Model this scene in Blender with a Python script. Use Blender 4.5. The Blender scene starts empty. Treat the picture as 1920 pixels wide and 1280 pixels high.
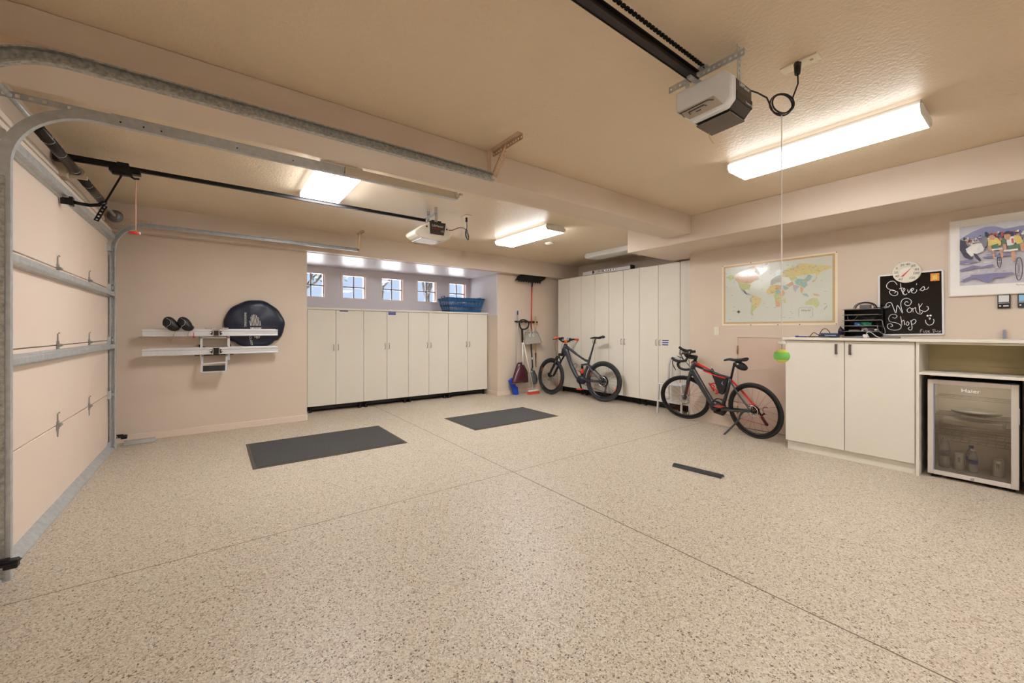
import bpy, bmesh, math, random
from mathutils import Vector, Matrix
random.seed(4)
SC = bpy.context.scene
COL = SC.collection
PI = math.pi
R_ = math.radians
# ---------------------------------------------------------------- camera, world, sun, exposure
cam_d = bpy.data.cameras.new('camera'); cam_d.sensor_width = 36; cam_d.lens = 752 / 1920 * 36
cam_d.shift_y = -21 / 1920; cam_d.clip_start = 0.05; cam_d.clip_end = 200
cam = bpy.data.objects.new('camera', cam_d); COL.objects.link(cam)
cam.location = (0, 0, 1.3); cam.rotation_euler = (PI / 2, 0, R_(-36.55)); SC.camera = cam
SC.view_settings.view_transform = 'Standard'; SC.view_settings.look = 'None'
SC.view_settings.gamma = 1; SC.view_settings.use_curve_mapping = False
SC.view_settings.exposure = 1.26
W = bpy.data.worlds.new('sky'); SC.world = W; W.use_nodes = True
nt = W.node_tree; bg = nt.nodes['Background']
bg.inputs[0].default_value = (0.65, 0.78, 1.0, 1); bg.inputs[1].default_value = .42
sun_d = bpy.data.lights.new('sun', 'SUN'); sun_d.energy = 30; sun_d.angle = R_(30); sun_d.color = (1, .96, .9)
sun = bpy.data.objects.new('sun', sun_d); COL.objects.link(sun)
sun.rotation_euler = (R_(-30), 0, R_(6))      # high in the north: falls through the small windows on the shelf board below them
LAMP = 11.0                                    # strength of the lit fluorescent diffusers
SPILL = 1.0
# ---------------------------------------------------------------- materials
def lin(c):
    return tuple(((v / 255) / 12.92 if v / 255 <= .04045 else ((v / 255 + .055) / 1.055) ** 2.4) for v in c)
MC = {}
def mat(name, rgb, rough=.6, metal=0., noise=0., nscale=20., bump=0., bscale=200., coat=0., spec=None, trans=0., alpha=1., emit=None, es=0.):
    if name in MC: return MC[name]
    m = bpy.data.materials.new(name); m.use_nodes = True; MC[name] = m
    t = m.node_tree; p = t.nodes['Principled BSDF']
    c = lin(rgb)
    p.inputs['Roughness'].default_value = rough; p.inputs['Metallic'].default_value = metal
    if spec is not None: p.inputs['Specular IOR Level'].default_value = spec
    p.inputs['Coat Weight'].default_value = coat
    p.inputs['Transmission Weight'].default_value = trans; p.inputs['Alpha'].default_value = alpha
    tc = t.nodes.new('ShaderNodeTexCoord')
    n = t.nodes.new('ShaderNodeTexNoise'); n.inputs['Scale'].default_value = nscale; n.inputs['Detail'].default_value = 5
    t.links.new(tc.outputs['Object'], n.inputs['Vector'])
    mx = t.nodes.new('ShaderNodeMix'); mx.data_type = 'RGBA'
    k = max(noise, .02)
    mx.inputs[6].default_value = (*[v * (1 - k) for v in c], 1); mx.inputs[7].default_value = (*[min(1, v * (1 + k)) for v in c], 1)
    t.links.new(n.outputs['Fac'], mx.inputs[0]); t.links.new(mx.outputs[2], p.inputs['Base Color'])
    if emit:
        p.inputs['Emission Color'].default_value = (*emit, 1); p.inputs['Emission Strength'].default_value = es
    if bump:
        b = t.nodes.new('ShaderNodeTexNoise'); b.inputs['Scale'].default_value = bscale; b.inputs['Detail'].default_value = 3
        t.links.new(tc.outputs['Object'], b.inputs['Vector'])
        bn = t.nodes.new('ShaderNodeBump'); bn.inputs['Strength'].default_value = bump; bn.inputs['Distance'].default_value = .01
        t.links.new(b.outputs['Fac'], bn.inputs['Height']); t.links.new(bn.outputs['Normal'], p.inputs['Normal'])
    return m
PAINT = (213, 197, 180)
paint = mat('wall_paint', PAINT, .5, noise=.03, nscale=3, bump=.12, bscale=90, spec=.35)
ceilp = mat('ceiling_paint', (220, 201, 174), .42, noise=.03, nscale=3, bump=.35, bscale=55, spec=.4)
winp = mat('recess_skylight_tint', (216, 211, 216), .38, noise=.02, nscale=3, bump=.08, bscale=60, spec=.5)  # pale lilac tint puts the window skylight into the paint colour
basep = mat('base_paint', (224, 206, 190), .45, noise=.02)
melam = mat('cream_laminate', (222, 216, 203), .42, noise=.012, nscale=4, spec=.4)
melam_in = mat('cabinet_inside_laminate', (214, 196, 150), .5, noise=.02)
blackp = mat('black_plastic', (16, 16, 17), .4, noise=.1)
rubber = mat('tyre_rubber', (30, 30, 32), .65, noise=.2, nscale=60, bump=.3, bscale=150)
rubber2 = mat('dusty_tyre_rubber', (46, 48, 52), .75, noise=.25, nscale=30, bump=.6, bscale=120)
galv = mat('galvanised_steel', (188, 192, 194), .42, .4, noise=.28, nscale=26)
galv_d = mat('mottled_galvanised_steel', (166, 166, 160), .5, .35, noise=.85, nscale=60)
alu = mat('aluminium', (216, 217, 220), .38, .5, noise=.08)
chrome = mat('chrome', (200, 200, 202), .2, .95, noise=.03)
nickel = mat('satin_nickel', (150, 143, 134), .4, .8)
tanmetal = mat('painted_perforated_steel', (205, 180, 152), .5, .0, noise=.05)
blacksteel = mat('black_steel', (14, 14, 16), .35, .3, noise=.1)
darksteel = mat('dark_spring_steel', (52, 46, 44), .35, .7, noise=.3, nscale=15)
doorp = mat('garage_door_skin', (232, 214, 198), .5, noise=.03, nscale=2, bump=.03, bscale=30)
white = mat('white_plastic', (226, 224, 218), .35, noise=.02)
cream = mat('cream_plastic', (232, 222, 196), .4, noise=.02)
diff_on = mat('lit_diffuser', (250, 250, 250), .4, emit=(.98, .99, 1.0), es=LAMP)
diff_rear = mat('bright_lit_diffuser', (250, 250, 250), .4, emit=(.98, .99, 1.0), es=LAMP * 1.65)
diff_side = mat('lit_diffuser_edge', (250, 250, 250), .4, emit=(.98, .99, 1.0), es=1.3)
diff_off = mat('unlit_diffuser', (226, 226, 224), .35, noise=.02)
red = mat('red_paint', (214, 34, 24), .35, noise=.05)
orange = mat('orange_rubber', (226, 84, 40), .5, noise=.05)
graphite = mat('graphite_paint', (40, 42, 46), .35, noise=.08, coat=.3)
slate = mat('slate_blue_carbon', (44, 48, 58), .3, noise=.08, coat=.5)
greyf = mat('grey_cover', (205, 207, 208), .35)

def floor_mat():
    m = bpy.data.materials.new('flake_epoxy_floor'); m.use_nodes = True; t = m.node_tree; p = t.nodes['Principled BSDF']
    tc = t.nodes.new('ShaderNodeTexCoord'); L = t.links.new
    def vor(scale):
        v = t.nodes.new('ShaderNodeTexVoronoi'); v.inputs['Scale'].default_value = scale; L(tc.outputs['Object'], v.inputs['Vector'])
        s = t.nodes.new('ShaderNodeSeparateColor'); L(v.outputs['Color'], s.inputs[0]); return s
    def ramp(src, stops):
        r = t.nodes.new('ShaderNodeValToRGB'); r.color_ramp.interpolation = 'CONSTANT'; e = r.color_ramp.elements
        e[0].position = 0; e[0].color = (*lin(stops[0][1]), 1); e[1].position = stops[1][0]; e[1].color = (*lin(stops[1][1]), 1)
        for pos, c in stops[2:]:
            x = e.new(pos); x.color = (*lin(c), 1)
        L(src, r.inputs[0]); return r
    a = vor(200); b = vor(120)
    r1 = ramp(a.outputs[0], [(0, (200, 189, 171)), (.34, (183, 168, 149)), (.62, (214, 206, 192)), (.76, (162, 142, 122)), (.90, (127, 108, 89)), (.970, (77, 65, 55))])
    r2 = ramp(b.outputs[1], [(0, (193, 179, 160)), (.45, (204, 193, 175)), (.8, (171, 154, 134)), (.965, (111, 94, 78))])
    mx = t.nodes.new('ShaderNodeMix'); mx.data_type = 'RGBA'; L(b.outputs[2], mx.inputs[0])
    st = t.nodes.new('ShaderNodeMath'); st.operation = 'GREATER_THAN'; st.inputs[1].default_value = .62; L(b.outputs[2], st.inputs[0]); L(st.outputs[0], mx.inputs[0])
    L(r1.outputs[0], mx.inputs[6]); L(r2.outputs[0], mx.inputs[7])
    # saw-cut control joints
    sp = t.nodes.new('ShaderNodeSeparateXYZ'); L(tc.outputs['Object'], sp.inputs[0])
    def joint(sock, at, w):
        s = t.nodes.new('ShaderNodeMath'); s.operation = 'SUBTRACT'; s.inputs[1].default_value = at; L(sock, s.inputs[0])
        q = t.nodes.new('ShaderNodeMath'); q.operation = 'ABSOLUTE'; L(s.outputs[0], q.inputs[0])
        c = t.nodes.new('ShaderNodeMath'); c.operation = 'LESS_THAN'; c.inputs[1].default_value = w; L(q.outputs[0], c.inputs[0]); return c
    j1 = joint(sp.outputs[0], 2.2, .0042); j2 = joint(sp.outputs[1], 2.955, .0032)
    mm = t.nodes.new('ShaderNodeMath'); mm.operation = 'MAXIMUM'; L(j1.outputs[0], mm.inputs[0]); L(j2.outputs[0], mm.inputs[1])
    jf = t.nodes.new('ShaderNodeMath'); jf.operation = 'MULTIPLY'; jf.inputs[1].default_value = .95; L(mm.outputs[0], jf.inputs[0])
    mj = t.nodes.new('ShaderNodeMix'); mj.data_type = 'RGBA'; L(jf.outputs[0], mj.inputs[0]); L(mx.outputs[2], mj.inputs[6]); mj.inputs[7].default_value = (*lin((96, 76, 60)), 1)
    L(mj.outputs[2], p.inputs['Base Color'])
    p.inputs['Roughness'].default_value = .42; p.inputs['Specular IOR Level'].default_value = .45
    n = t.nodes.new('ShaderNodeTexNoise'); n.inputs['Scale'].default_value = 70; n.inputs['Detail'].default_value = 2; L(tc.outputs['Object'], n.inputs['Vector'])
    bn = t.nodes.new('ShaderNodeBump'); bn.inputs['Strength'].default_value = .25; bn.inputs['Distance'].default_value = .01; L(n.outputs['Fac'], bn.inputs['Height']); L(bn.outputs['Normal'], p.inputs['Normal'])
    return m
# ---------------------------------------------------------------- mesh helpers
def wm(o):
    m = o.matrix_basis.copy()
    while o.parent: o = o.parent; m = o.matrix_basis @ m
    return m
class MB:
    def __init__(s, M=None): s.bm = bmesh.new(); s.M = M; s.mi = 0
    def _v(s, p):
        p = Vector(p)
        return s.bm.verts.new(s.M @ p if s.M else p)
    def f(s, vs, sm=False):
        try:
            q = s.bm.faces.new(vs); q.material_index = s.mi; q.smooth = sm; return q
        except ValueError: return None
    def box(s, x0, x1, y0, y1, z0, z1):
        v = [s._v((x, y, z)) for x in (x0, x1) for y in (y0, y1) for z in (z0, z1)]
        for q in ((0, 1, 3, 2), (4, 6, 7, 5), (0, 4, 5, 1), (2, 3, 7, 6), (0, 2, 6, 4), (1, 5, 7, 3)): s.f([v[i] for i in q])
        return s
    def bar(s, a, b, w, h, up=(0, 0, 1)):
        a = Vector(a); b = Vector(b); d = (b - a).normalized(); up = Vector(up)
        if abs(d.dot(up)) > .99: up = Vector((1, 0, 0))
        r = d.cross(up).normalized(); u = r.cross(d)
        v = [s._v(p + r * (w / 2) * i + u * (h / 2) * j) for p in (a, b) for i, j in ((-1, -1), (1, -1), (1, 1), (-1, 1))]
        for i in range(4): s.f([v[i], v[(i + 1) % 4], v[4 + (i + 1) % 4], v[4 + i]])
        s.f(v[:4][::-1]); s.f(v[4:]); return s
    def tube(s, pts, r, seg=8, closed=False, flat=1.0, upv=None):
        P = [Vector(p) for p in pts]; n = len(P); rs = r if isinstance(r, (list, tuple)) else [r] * n
        rings = []; prev = None
        for i, p in enumerate(P):
            if closed: d = P[(i + 1) % n] - P[i - 1]
            elif i == 0: d = P[1] - P[0]
            elif i == n - 1: d = P[-1] - P[-2]
            else: d = (P[i + 1] - p).normalized() + (p - P[i - 1]).normalized()
            if d.length < 1e-9: d = Vector((0, 0, 1))
            d.normalize()
            if upv is not None: u = Vector(upv) - d * d.dot(Vector(upv))
            elif prev is None:
                u = Vector((0, 0, 1)) if abs(d.z) < .9 else Vector((1, 0, 0)); u = u - d * d.dot(u)
            else: u = prev - d * d.dot(prev)
            if u.length < 1e-6: u = d.orthogonal()
            u.normalize(); prev = u; w = d.cross(u)
            rings.append([s._v(p + (u * math.cos(2 * PI * k / seg) + w * math.sin(2 * PI * k / seg) * flat) * rs[i]) for k in range(seg)])
        m = n if closed else n - 1
        for i in range(m):
            a = rings[i]; b = rings[(i + 1) % n]
            for k in range(seg): s.f([a[k], a[(k + 1) % seg], b[(k + 1) % seg], b[k]], True)
        if not closed: s.f(rings[0][::-1]); s.f(rings[-1])
        return s
    def lathe(s, prof, M=None, seg=24, closed=False):
        M = M or Matrix(); rings = []
        for r, z in prof:
            rings.append([s._v(M @ Vector((r * math.cos(2 * PI * k / seg), r * math.sin(2 * PI * k / seg), z))) for k in range(seg)])
        n = len(rings)
        for i in range(n if closed else n - 1):
            a = rings[i]; b = rings[(i + 1) % n]
            for k in range(seg): s.f([a[k], a[(k + 1) % seg], b[(k + 1) % seg], b[k]], True)
        if not closed: s.f(rings[0][::-1]); s.f(rings[-1])
        return s
    def prism(s, pts, d):
        """closed polygon of 3-D points extruded by vector d"""
        a = [s._v(p) for p in pts]; b = [s._v(Vector(p) + Vector(d)) for p in pts]; n = len(a)
        s.f(a[::-1]); s.f(b)
        for i in range(n): s.f([a[i], a[(i + 1) % n], b[(i + 1) % n], b[i]])
        return s
    def ell(s, c, rx, ry, rz, seg=16, rings=10, fn=None):
        c = Vector(c); R = []
        for i in range(1, rings):
            t = PI * i / rings; R.append([s._v(c + (fn or (lambda q: q))(Vector((rx * math.sin(t) * math.cos(2 * PI * k / seg), ry * math.sin(t) * math.sin(2 * PI * k / seg), rz * math.cos(t))))) for k in range(seg)])
        top = s._v(c + (fn or (lambda q: q))(Vector((0, 0, rz)))); bot = s._v(c + (fn or (lambda q: q))(Vector((0, 0, -rz))))
        for k in range(seg):
            s.f([top, R[0][k], R[0][(k + 1) % seg]], True); s.f([bot, R[-1][(k + 1) % seg], R[-1][k]], True)
            for i in range(len(R) - 1): s.f([R[i][k], R[i + 1][k], R[i + 1][(k + 1) % seg], R[i][(k + 1) % seg]], True)
        return s
    def perf(s, o, u, v, L, w, t, pitch=.038, hole=.45):
        """steel strip with a row of holes: origin o, length dir u, width dir v"""
        o = Vector(o); u = Vector(u).normalized(); v = Vector(v).normalized(); nn = u.cross(v) * t
        def q(a0, a1, b0, b1): s.prism([o + u * a0 + v * b0, o + u * a1 + v * b0, o + u * a1 + v * b1, o + u * a0 + v * b1], nn)
        e = w * (1 - hole) / 2; q(0, L, 0, e); q(0, L, w - e, w)
        n = max(1, int(L / pitch)); p = L / n; hh = w * hole
        q(0, (p - hh) / 2, e, w - e)
        for i in range(n): q(i * p + (p + hh) / 2, min(L, (i + 1) * p + (p - hh) / 2) if i < n - 1 else L, e, w - e)
        return s
    def build(s, name, m, parent=None, bevel=0, smooth=False, sub=0):
        bm = s.bm
        bmesh.ops.recalc_face_normals(bm, faces=bm.faces)
        me = bpy.data.meshes.new(name)
        if parent: bm.transform(wm(parent).inverted())
        if smooth:
            for f_ in bm.faces: f_.smooth = True
        bm.to_mesh(me); bm.free()
        for mm in (m if isinstance(m, (list, tuple)) else [m]): me.materials.append(mm)
        o = bpy.data.objects.new(name, me); COL.objects.link(o)
        if parent: o.parent = parent
        if bevel:
            b = o.modifiers.new('bevel', 'BEVEL'); b.width = bevel; b.segments = 2; b.limit_method = 'ANGLE'; b.angle_limit = R_(40)
        if sub:
            b = o.modifiers.new('sub', 'SUBSURF'); b.levels = sub; b.render_levels = sub
        return o
def thing(name, label, cat, loc=(0, 0, 0), rot=(0, 0, 0), group=None):
    o = bpy.data.objects.new(name, None); o.empty_display_size = .1; COL.objects.link(o); o.location = loc; o.rotation_euler = rot
    return tag(o, label, cat, group)
def tag(o, label, cat, group=None):
    o['label'] = label; o['category'] = cat
    if group: o['group'] = group
    return o
def struct(o, label=None):
    o['kind'] = 'structure'
    if label: o['label'] = label
    return o
def bx(name, x0, x1, y0, y1, z0, z1, m, parent=None, bevel=0):
    return MB().box(x0, x1, y0, y1, z0, z1).build(name, m, parent, bevel)
def text(name, body, size, M, m, parent, depth=.0006, sx=1.0, shear=0.):
    c = bpy.data.curves.new(name, 'FONT'); c.body = body; c.size = size; c.align_x = 'CENTER'; c.align_y = 'CENTER'; c.extrude = depth; c.resolution_u = 3; c.shear = shear
    tmp = bpy.data.objects.new('tmp', c); COL.objects.link(tmp)
    dg = bpy.context.evaluated_depsgraph_get(); dg.update()
    me = bpy.data.meshes.new_from_object(tmp.evaluated_get(dg)); bpy.data.objects.remove(tmp); bpy.data.curves.remove(c)
    me.transform(Matrix.Diagonal((sx, 1, 1, 1)))
    if M: me.transform(M)
    if parent: me.transform(wm(parent).inverted())
    me.materials.clear(); me.materials.append(m); me.name = name
    o = bpy.data.objects.new(name, me); COL.objects.link(o); o.parent = parent
    return o
def frame(c, u, v):
    """matrix placing text: u = reading direction, v = up"""
    u = Vector(u).normalized(); v = Vector(v).normalized(); n = u.cross(v)
    return Matrix(((u.x, v.x, n.x, c[0]), (u.y, v.y, n.y, c[1]), (u.z, v.z, n.z, c[2]), (0, 0, 0, 1)))
WR = lambda x, y, z: frame((x, y, z), (0, -1, 0), (0, 0, 1))     # faces west, read off the right wall
WS = lambda x, y, z: frame((x, y, z), (1, 0, 0), (0, 0, 1))      # faces south
def arc(c, r, a0, a1, n, pl='xz'):
    out = []
    for i in range(n + 1):
        a = R_(a0 + (a1 - a0) * i / n); p, q = r * math.cos(a), r * math.sin(a)
        out.append((c[0] + p, c[1], c[2] + q) if pl == 'xz' else (c[0], c[1] + p, c[2] + q) if pl == 'yz' else (c[0] + p, c[1] + q, c[2]))
    return out
# ---------------------------------------------------------------- the room
ZC = 2.735; XL = -.97; XW = 5.58; XF = 6.6; YF = -3.2
struct(bx('floor', XL - .1, XF + .1, YF - .1, 7.8, -.1, 0, floor_mat()), 'beige flake epoxy garage floor with two saw-cut joints')
struct(bx('ceiling', XL - .1, XF + .1, YF - .1, 6.6, ZC, ZC + .1, ceilp), 'tan textured garage ceiling')
struct(bx('wall_left', XL - .12, XL, YF - .1, 7.8, 0, ZC, paint), 'tan wall behind the garage door')
struct(bx('wall_front', XL, XF, YF - .12, YF, 0, ZC, paint))
struct(bx('wall_back', XL, 1.07, 6.41, 7.8, 0, 2.45, paint), 'tan back wall left of the window recess')
struct(bx('wall_column', 4.50, XF, 6.55, 7.8, 0, 2.45, paint), 'tan wall carrying the broom rack')
struct(MB().prism([(XL, 6.25, 2.43), (XF, 6.39, 2.43), (XF, 7.8, 2.43), (XL, 7.8, 2.43)], (0, 0, ZC - 2.43)).build('wall_header', [paint]), 'tan header above the window recess')
struct(bx('wall_right', XW, XW + .12, YF, 3.16, 0, 2.42, paint), 'tan right wall behind the workbench')
struct(bx('wall_return', XW + .12, XF, 3.04, 3.16, 0, 2.42, paint))
struct(bx('wall_far_right', XF, XF + .12, 3.0, 7.8, 0, ZC, paint))
struct(bx('trim_1', XL, 4.79, 2.70, 3.05, 2.505, ZC, paint, bevel=.006), 'boxed ceiling beam crossing the garage')
struct(bx('trim_2', 4.79, XF, YF, 3.66, 2.415, ZC, paint, bevel=.006), 'boxed soffit along the right wall')
def base(name, pts, h=.085, t=.012):
    mb = MB()
    for (a, b) in zip(pts, pts[1:]):
        mb.bar((a[0], a[1], h / 2), (b[0], b[1], h / 2), t, h)
    return struct(mb.build(name, basep, bevel=.003))
base('baseboard_back', [(XL, 6.405), (1.075, 6.405), (1.075, 6.9)])
base('baseboard_column', [(4.495, 6.9), (4.495, 6.545), (6.6, 6.545)])
# window recess
YW = 7.65; wins = [(1.105, 1.585), (1.835, 2.295), (2.545, 3.015), (3.27, 3.74), (3.985, 4.44)]
WZ0, WZ1 = 1.86, 2.32
mb = MB()
mb.box(1.07, 4.50, YW, YW + .15, 0, WZ0); mb.box(1.07, 4.50, YW, YW + .15, WZ1, 2.43)
e = 1.07
for a, b in wins + [(4.50, 4.50)]:
    if a > e: mb.box(e, a, YW, YW + .15, WZ0, WZ1)
    e = b
struct(mb.build('wall_window', winp), 'pale recess wall pierced by five small square windows')
struct(bx('trim_3', 1.07, 4.50, 6.42, YW, 2.425, 2.445, winp), 'pale ceiling of the window recess')
struct(bx('trim_4', 4.49, 4.505, 6.56, YW, 1.6, 2.43, winp), 'pale right cheek of the window recess')
wframe = mat('window_frame_white', (226, 214, 212), .4); wred = mat('window_brick_edge', (176, 140, 132), .7, noise=.15)
def glassmat(name, rgb, k=1.45):
    m = bpy.data.materials.new(name); m.use_nodes = True; t = m.node_tree; t.nodes.remove(t.nodes['Principled BSDF'])
    a = t.nodes.new('ShaderNodeBsdfTransparent'); a.inputs[0].default_value = (*lin(rgb), 1); g = t.nodes.new('ShaderNodeBsdfGlossy'); g.inputs['Roughness'].default_value = .03
    f = t.nodes.new('ShaderNodeFresnel'); f.inputs[0].default_value = k; mx = t.nodes.new('ShaderNodeMixShader')
    t.links.new(f.outputs[0], mx.inputs[0]); t.links.new(a.outputs[0], mx.inputs[1]); t.links.new(g.outputs[0], mx.inputs[2]); t.links.new(mx.outputs[0], t.nodes['Material Output'].inputs[0]); return m
glass = glassmat('window_glass', (250, 252, 255))
for i, (a, b) in enumerate(wins):
    fr = MB(); w = .028; y0, y1 = YW - .004, YW + .05
    fr.box(a - .01, a + w, y0, y1, WZ0 - .01, WZ1 + .01); fr.box(b - w, b + .01, y0, y1, WZ0 - .01, WZ1 + .01)
    fr.box(a + w, b - w, y0, y1, WZ1 - w, WZ1 + .01); fr.box(a + w, b - w, y0, y1, WZ0 - .01, WZ0 + w)
    root = struct(fr.build('window_%d' % (i + 1), wframe, bevel=.003), 'small square four-pane window in the recess wall')
    g = MB(); cx = (a + b) / 2; cz = (WZ0 + WZ1) / 2
    g.box(cx - .011, cx + .011, YW + .06, YW + .09, WZ0, WZ1); g.box(a, b, YW + .06, YW + .09, cz - .011, cz + .011)
    struct(g.build('muntin', mat('muntin_grey', (150, 148, 156), .5), root))
    g = MB(); g.box(a + w, a + w + .012, YW + .05, YW + .15, WZ0, WZ1); g.box(b - w - .012, b - w, YW + .05, YW + .15, WZ0, WZ1)
    struct(g.build('reveal', wred, root))
    struct(bx('pane', a + w, b - w, YW + .072, YW + .076, WZ0 + w, WZ1 - w, glass, root))
# outside
yard = struct(bx('ground', -25, 30, 7.95, 40, 1.1, 1.2, mat('bounce_paving', (205, 208, 214), .8, noise=.1, nscale=2)), 'unseen pale ground outside the windows, added to bounce sunlight up')  # out of view, added to throw sunlight up through the windows
bark = mat('bark', (58, 53, 50), .9, noise=.3); leafm = mat('leaf', (46, 66, 44), .7, noise=.4, nscale=6)
def tree(x, y, h, label, leaves, spread=1.0, seed=1, lean=0):
    rr = random.Random(seed); root = thing('tree', label, 'tree', (x, y, 1.2), group=None)
    mb = MB(); tips = []
    def br(p, d, L, r, n):
        pts = [p]; q = Vector(p); d = Vector(d)
        for k in range(4):
            d = (d + Vector((rr.uniform(-.25, .25), rr.uniform(-.1, .1), rr.uniform(-.1, .18)))).normalized(); q = q + d * L / 4; pts.append(q.copy())
        mb.tube(pts, [r * (1 - .12 * k) for k in range(5)], 6); tips.append(q.copy())
        if n:
            for k in range(3):
                a = rr.uniform(-1.1, 1.1); br(pts[rr.choice((2, 3, 4))], (math.sin(a) * 1.1, rr.uniform(-.4, .4), .7 + .5 * math.cos(a)), L * .72, r * .58, n - 1)
    br(Vector((x, y, 1.2)), (lean, 0, 1), h * .35, .09 * spread, 3)
    mb.build('trunk', bark, root)
    if leaves:
        lf = MB()
        for t_ in tips:
            for k in range(leaves):
                c = t_ + Vector((rr.gauss(0, .28), rr.gauss(0, .28), rr.gauss(0, .28))); u = Vector((rr.uniform(-1, 1), rr.uniform(-1, 1), rr.uniform(-1, 1))).normalized() * .07; v = u.orthogonal().normalized() * .04
                lf.f([lf._v(c - u), lf._v(c + v), lf._v(c + u), lf._v(c - v)])
        lf.build('foliage', leafm, root)
tree(1.9, 12.2, 3.8, 'leafy tree outside the leftmost window', 22, .8, 3)
tree(4.35, 12.6, 4.2, 'branching tree outside the middle window', 3, .8, 8, -.1)
tree(5.62, 12.4, 4.2, 'bare forked tree outside the fourth window', 0, 1.4, 5)
# ---------------------------------------------------------------- traced outlines, metres on the right wall (y, z)
LAND = [('olive', [(2.648, 2.014), (2.599, 2.043), (2.534, 2.035), (2.529, 1.99), (2.567, 1.978), (2.61, 1.954), (2.588, 1.98)]), ('orange', [(2.534, 2.03), (2.492, 2.053), (2.45, 2.07), (2.388, 2.095), (2.327, 2.12), (2.287, 2.126), (2.268, 2.091), (2.287, 2.051), (2.248, 2.004), (2.228, 1.949), (2.287, 1.933), (2.327, 1.905), (2.388, 1.916), (2.45, 1.927), (2.481, 1.919), (2.524, 1.979)]), ('olive', [(2.481, 1.919), (2.388, 1.916), (2.327, 1.889), (2.347, 1.842), (2.337, 1.82), (2.368, 1.833), (2.419, 1.826), (2.46, 1.857), (2.483, 1.897)]), ('grey', [(2.46, 1.857), (2.419, 1.832), (2.388, 1.802), (2.398, 1.781), (2.368, 1.789), (2.337, 1.766), (2.327, 1.749), (2.368, 1.762), (2.439, 1.811)]), ('yellow', [(2.327, 1.722), (2.307, 1.758), (2.268, 1.739), (2.199, 1.698), (2.209, 1.661), (2.238, 1.61), (2.277, 1.569), (2.297, 1.623), (2.327, 1.668)]), ('grey', [(2.342, 1.712), (2.327, 1.722), (2.317, 1.667), (2.327, 1.657), (2.344, 1.68)]), ('olive', [(2.322, 1.646), (2.292, 1.618), (2.277, 1.574), (2.307, 1.538), (2.297, 1.495), (2.317, 1.49), (2.332, 1.517), (2.327, 1.582)]), ('white', [(2.268, 2.134), (2.19, 2.145), (2.114, 2.14), (2.133, 2.075), (2.19, 2.018), (2.209, 2.0), (2.228, 2.055), (2.268, 2.102)]), ('yellow', [(2.142, 1.804), (2.104, 1.853), (2.049, 1.863), (2.04, 1.796), (2.049, 1.755), (2.123, 1.75), (2.147, 1.773)]), ('orange', [(2.049, 1.863), (1.976, 1.847), (1.972, 1.8), (2.012, 1.804), (2.04, 1.798)]), ('teal', [(2.04, 1.796), (2.003, 1.803), (1.99, 1.771), (2.008, 1.742), (2.047, 1.745)]), ('orange', [(1.972, 1.798), (1.949, 1.768), (1.936, 1.757), (1.976, 1.699), (2.012, 1.742), (1.99, 1.771)]), ('olive', [(2.067, 1.746), (2.012, 1.742), (1.978, 1.697), (1.99, 1.649), (2.049, 1.673), (2.053, 1.694)]), ('orange', [(2.049, 1.673), (1.99, 1.647), (1.994, 1.588), (2.04, 1.59)]), ('teal', [(1.967, 1.846), (1.941, 1.843), (1.897, 1.809), (1.949, 1.783)]), ('orange', [(1.936, 1.848), (1.862, 1.886), (1.853, 1.85), (1.897, 1.822)]), ('grey', [(2.104, 1.863), (2.095, 1.925), (2.049, 1.961), (2.003, 1.977), (1.976, 1.994), (1.972, 1.943), (1.976, 1.892), (2.03, 1.887), (2.076, 1.861)]), ('teal', [(2.067, 1.974), (2.03, 2.031), (1.994, 2.042), (1.985, 1.995), (2.03, 2.0), (2.049, 1.972)]), ('yellow', [(1.974, 2.014), (1.914, 2.048), (1.827, 2.067), (1.785, 2.096), (1.727, 2.083), (1.661, 2.065), (1.582, 2.045), (1.489, 2.023), (1.466, 2.011), (1.52, 1.989), (1.582, 1.968), (1.621, 1.925), (1.637, 1.956), (1.702, 1.953), (1.785, 1.948), (1.836, 1.948), (1.897, 1.935), (1.97, 1.953)]), ('olive', [(1.897, 1.933), (1.836, 1.946), (1.806, 1.913), (1.862, 1.896), (1.888, 1.909)]), ('teal', [(1.84, 1.889), (1.802, 1.915), (1.743, 1.899), (1.702, 1.951), (1.665, 1.93), (1.678, 1.892), (1.718, 1.867), (1.71, 1.828), (1.743, 1.796), (1.785, 1.829), (1.827, 1.848)]), ('lilac', [(1.862, 1.851), (1.785, 1.824), (1.819, 1.788), (1.832, 1.749), (1.853, 1.791)]), ('orange', [(1.783, 1.819), (1.752, 1.792), (1.76, 1.753), (1.772, 1.735), (1.785, 1.775)]), ('orange', [(1.669, 1.872), (1.629, 1.887), (1.625, 1.935), (1.62, 1.906), (1.637, 1.874), (1.661, 1.857)]), ('teal', [(1.768, 1.734), (1.718, 1.731), (1.694, 1.69), (1.743, 1.703)]), ('orange', [(1.661, 1.727), (1.605, 1.713), (1.59, 1.693), (1.645, 1.701)]), ('olive', [(1.727, 1.634), (1.694, 1.661), (1.653, 1.678), (1.629, 1.667), (1.621, 1.676), (1.594, 1.617), (1.598, 1.588), (1.621, 1.551), (1.653, 1.591), (1.694, 1.598), (1.723, 1.594), (1.735, 1.624)]), ('grey', [(1.527, 1.585), (1.52, 1.57), (1.551, 1.529), (1.558, 1.539)]), ('olive', [(1.967, 1.678), (1.932, 1.681), (1.936, 1.625), (1.954, 1.636)])]
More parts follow.
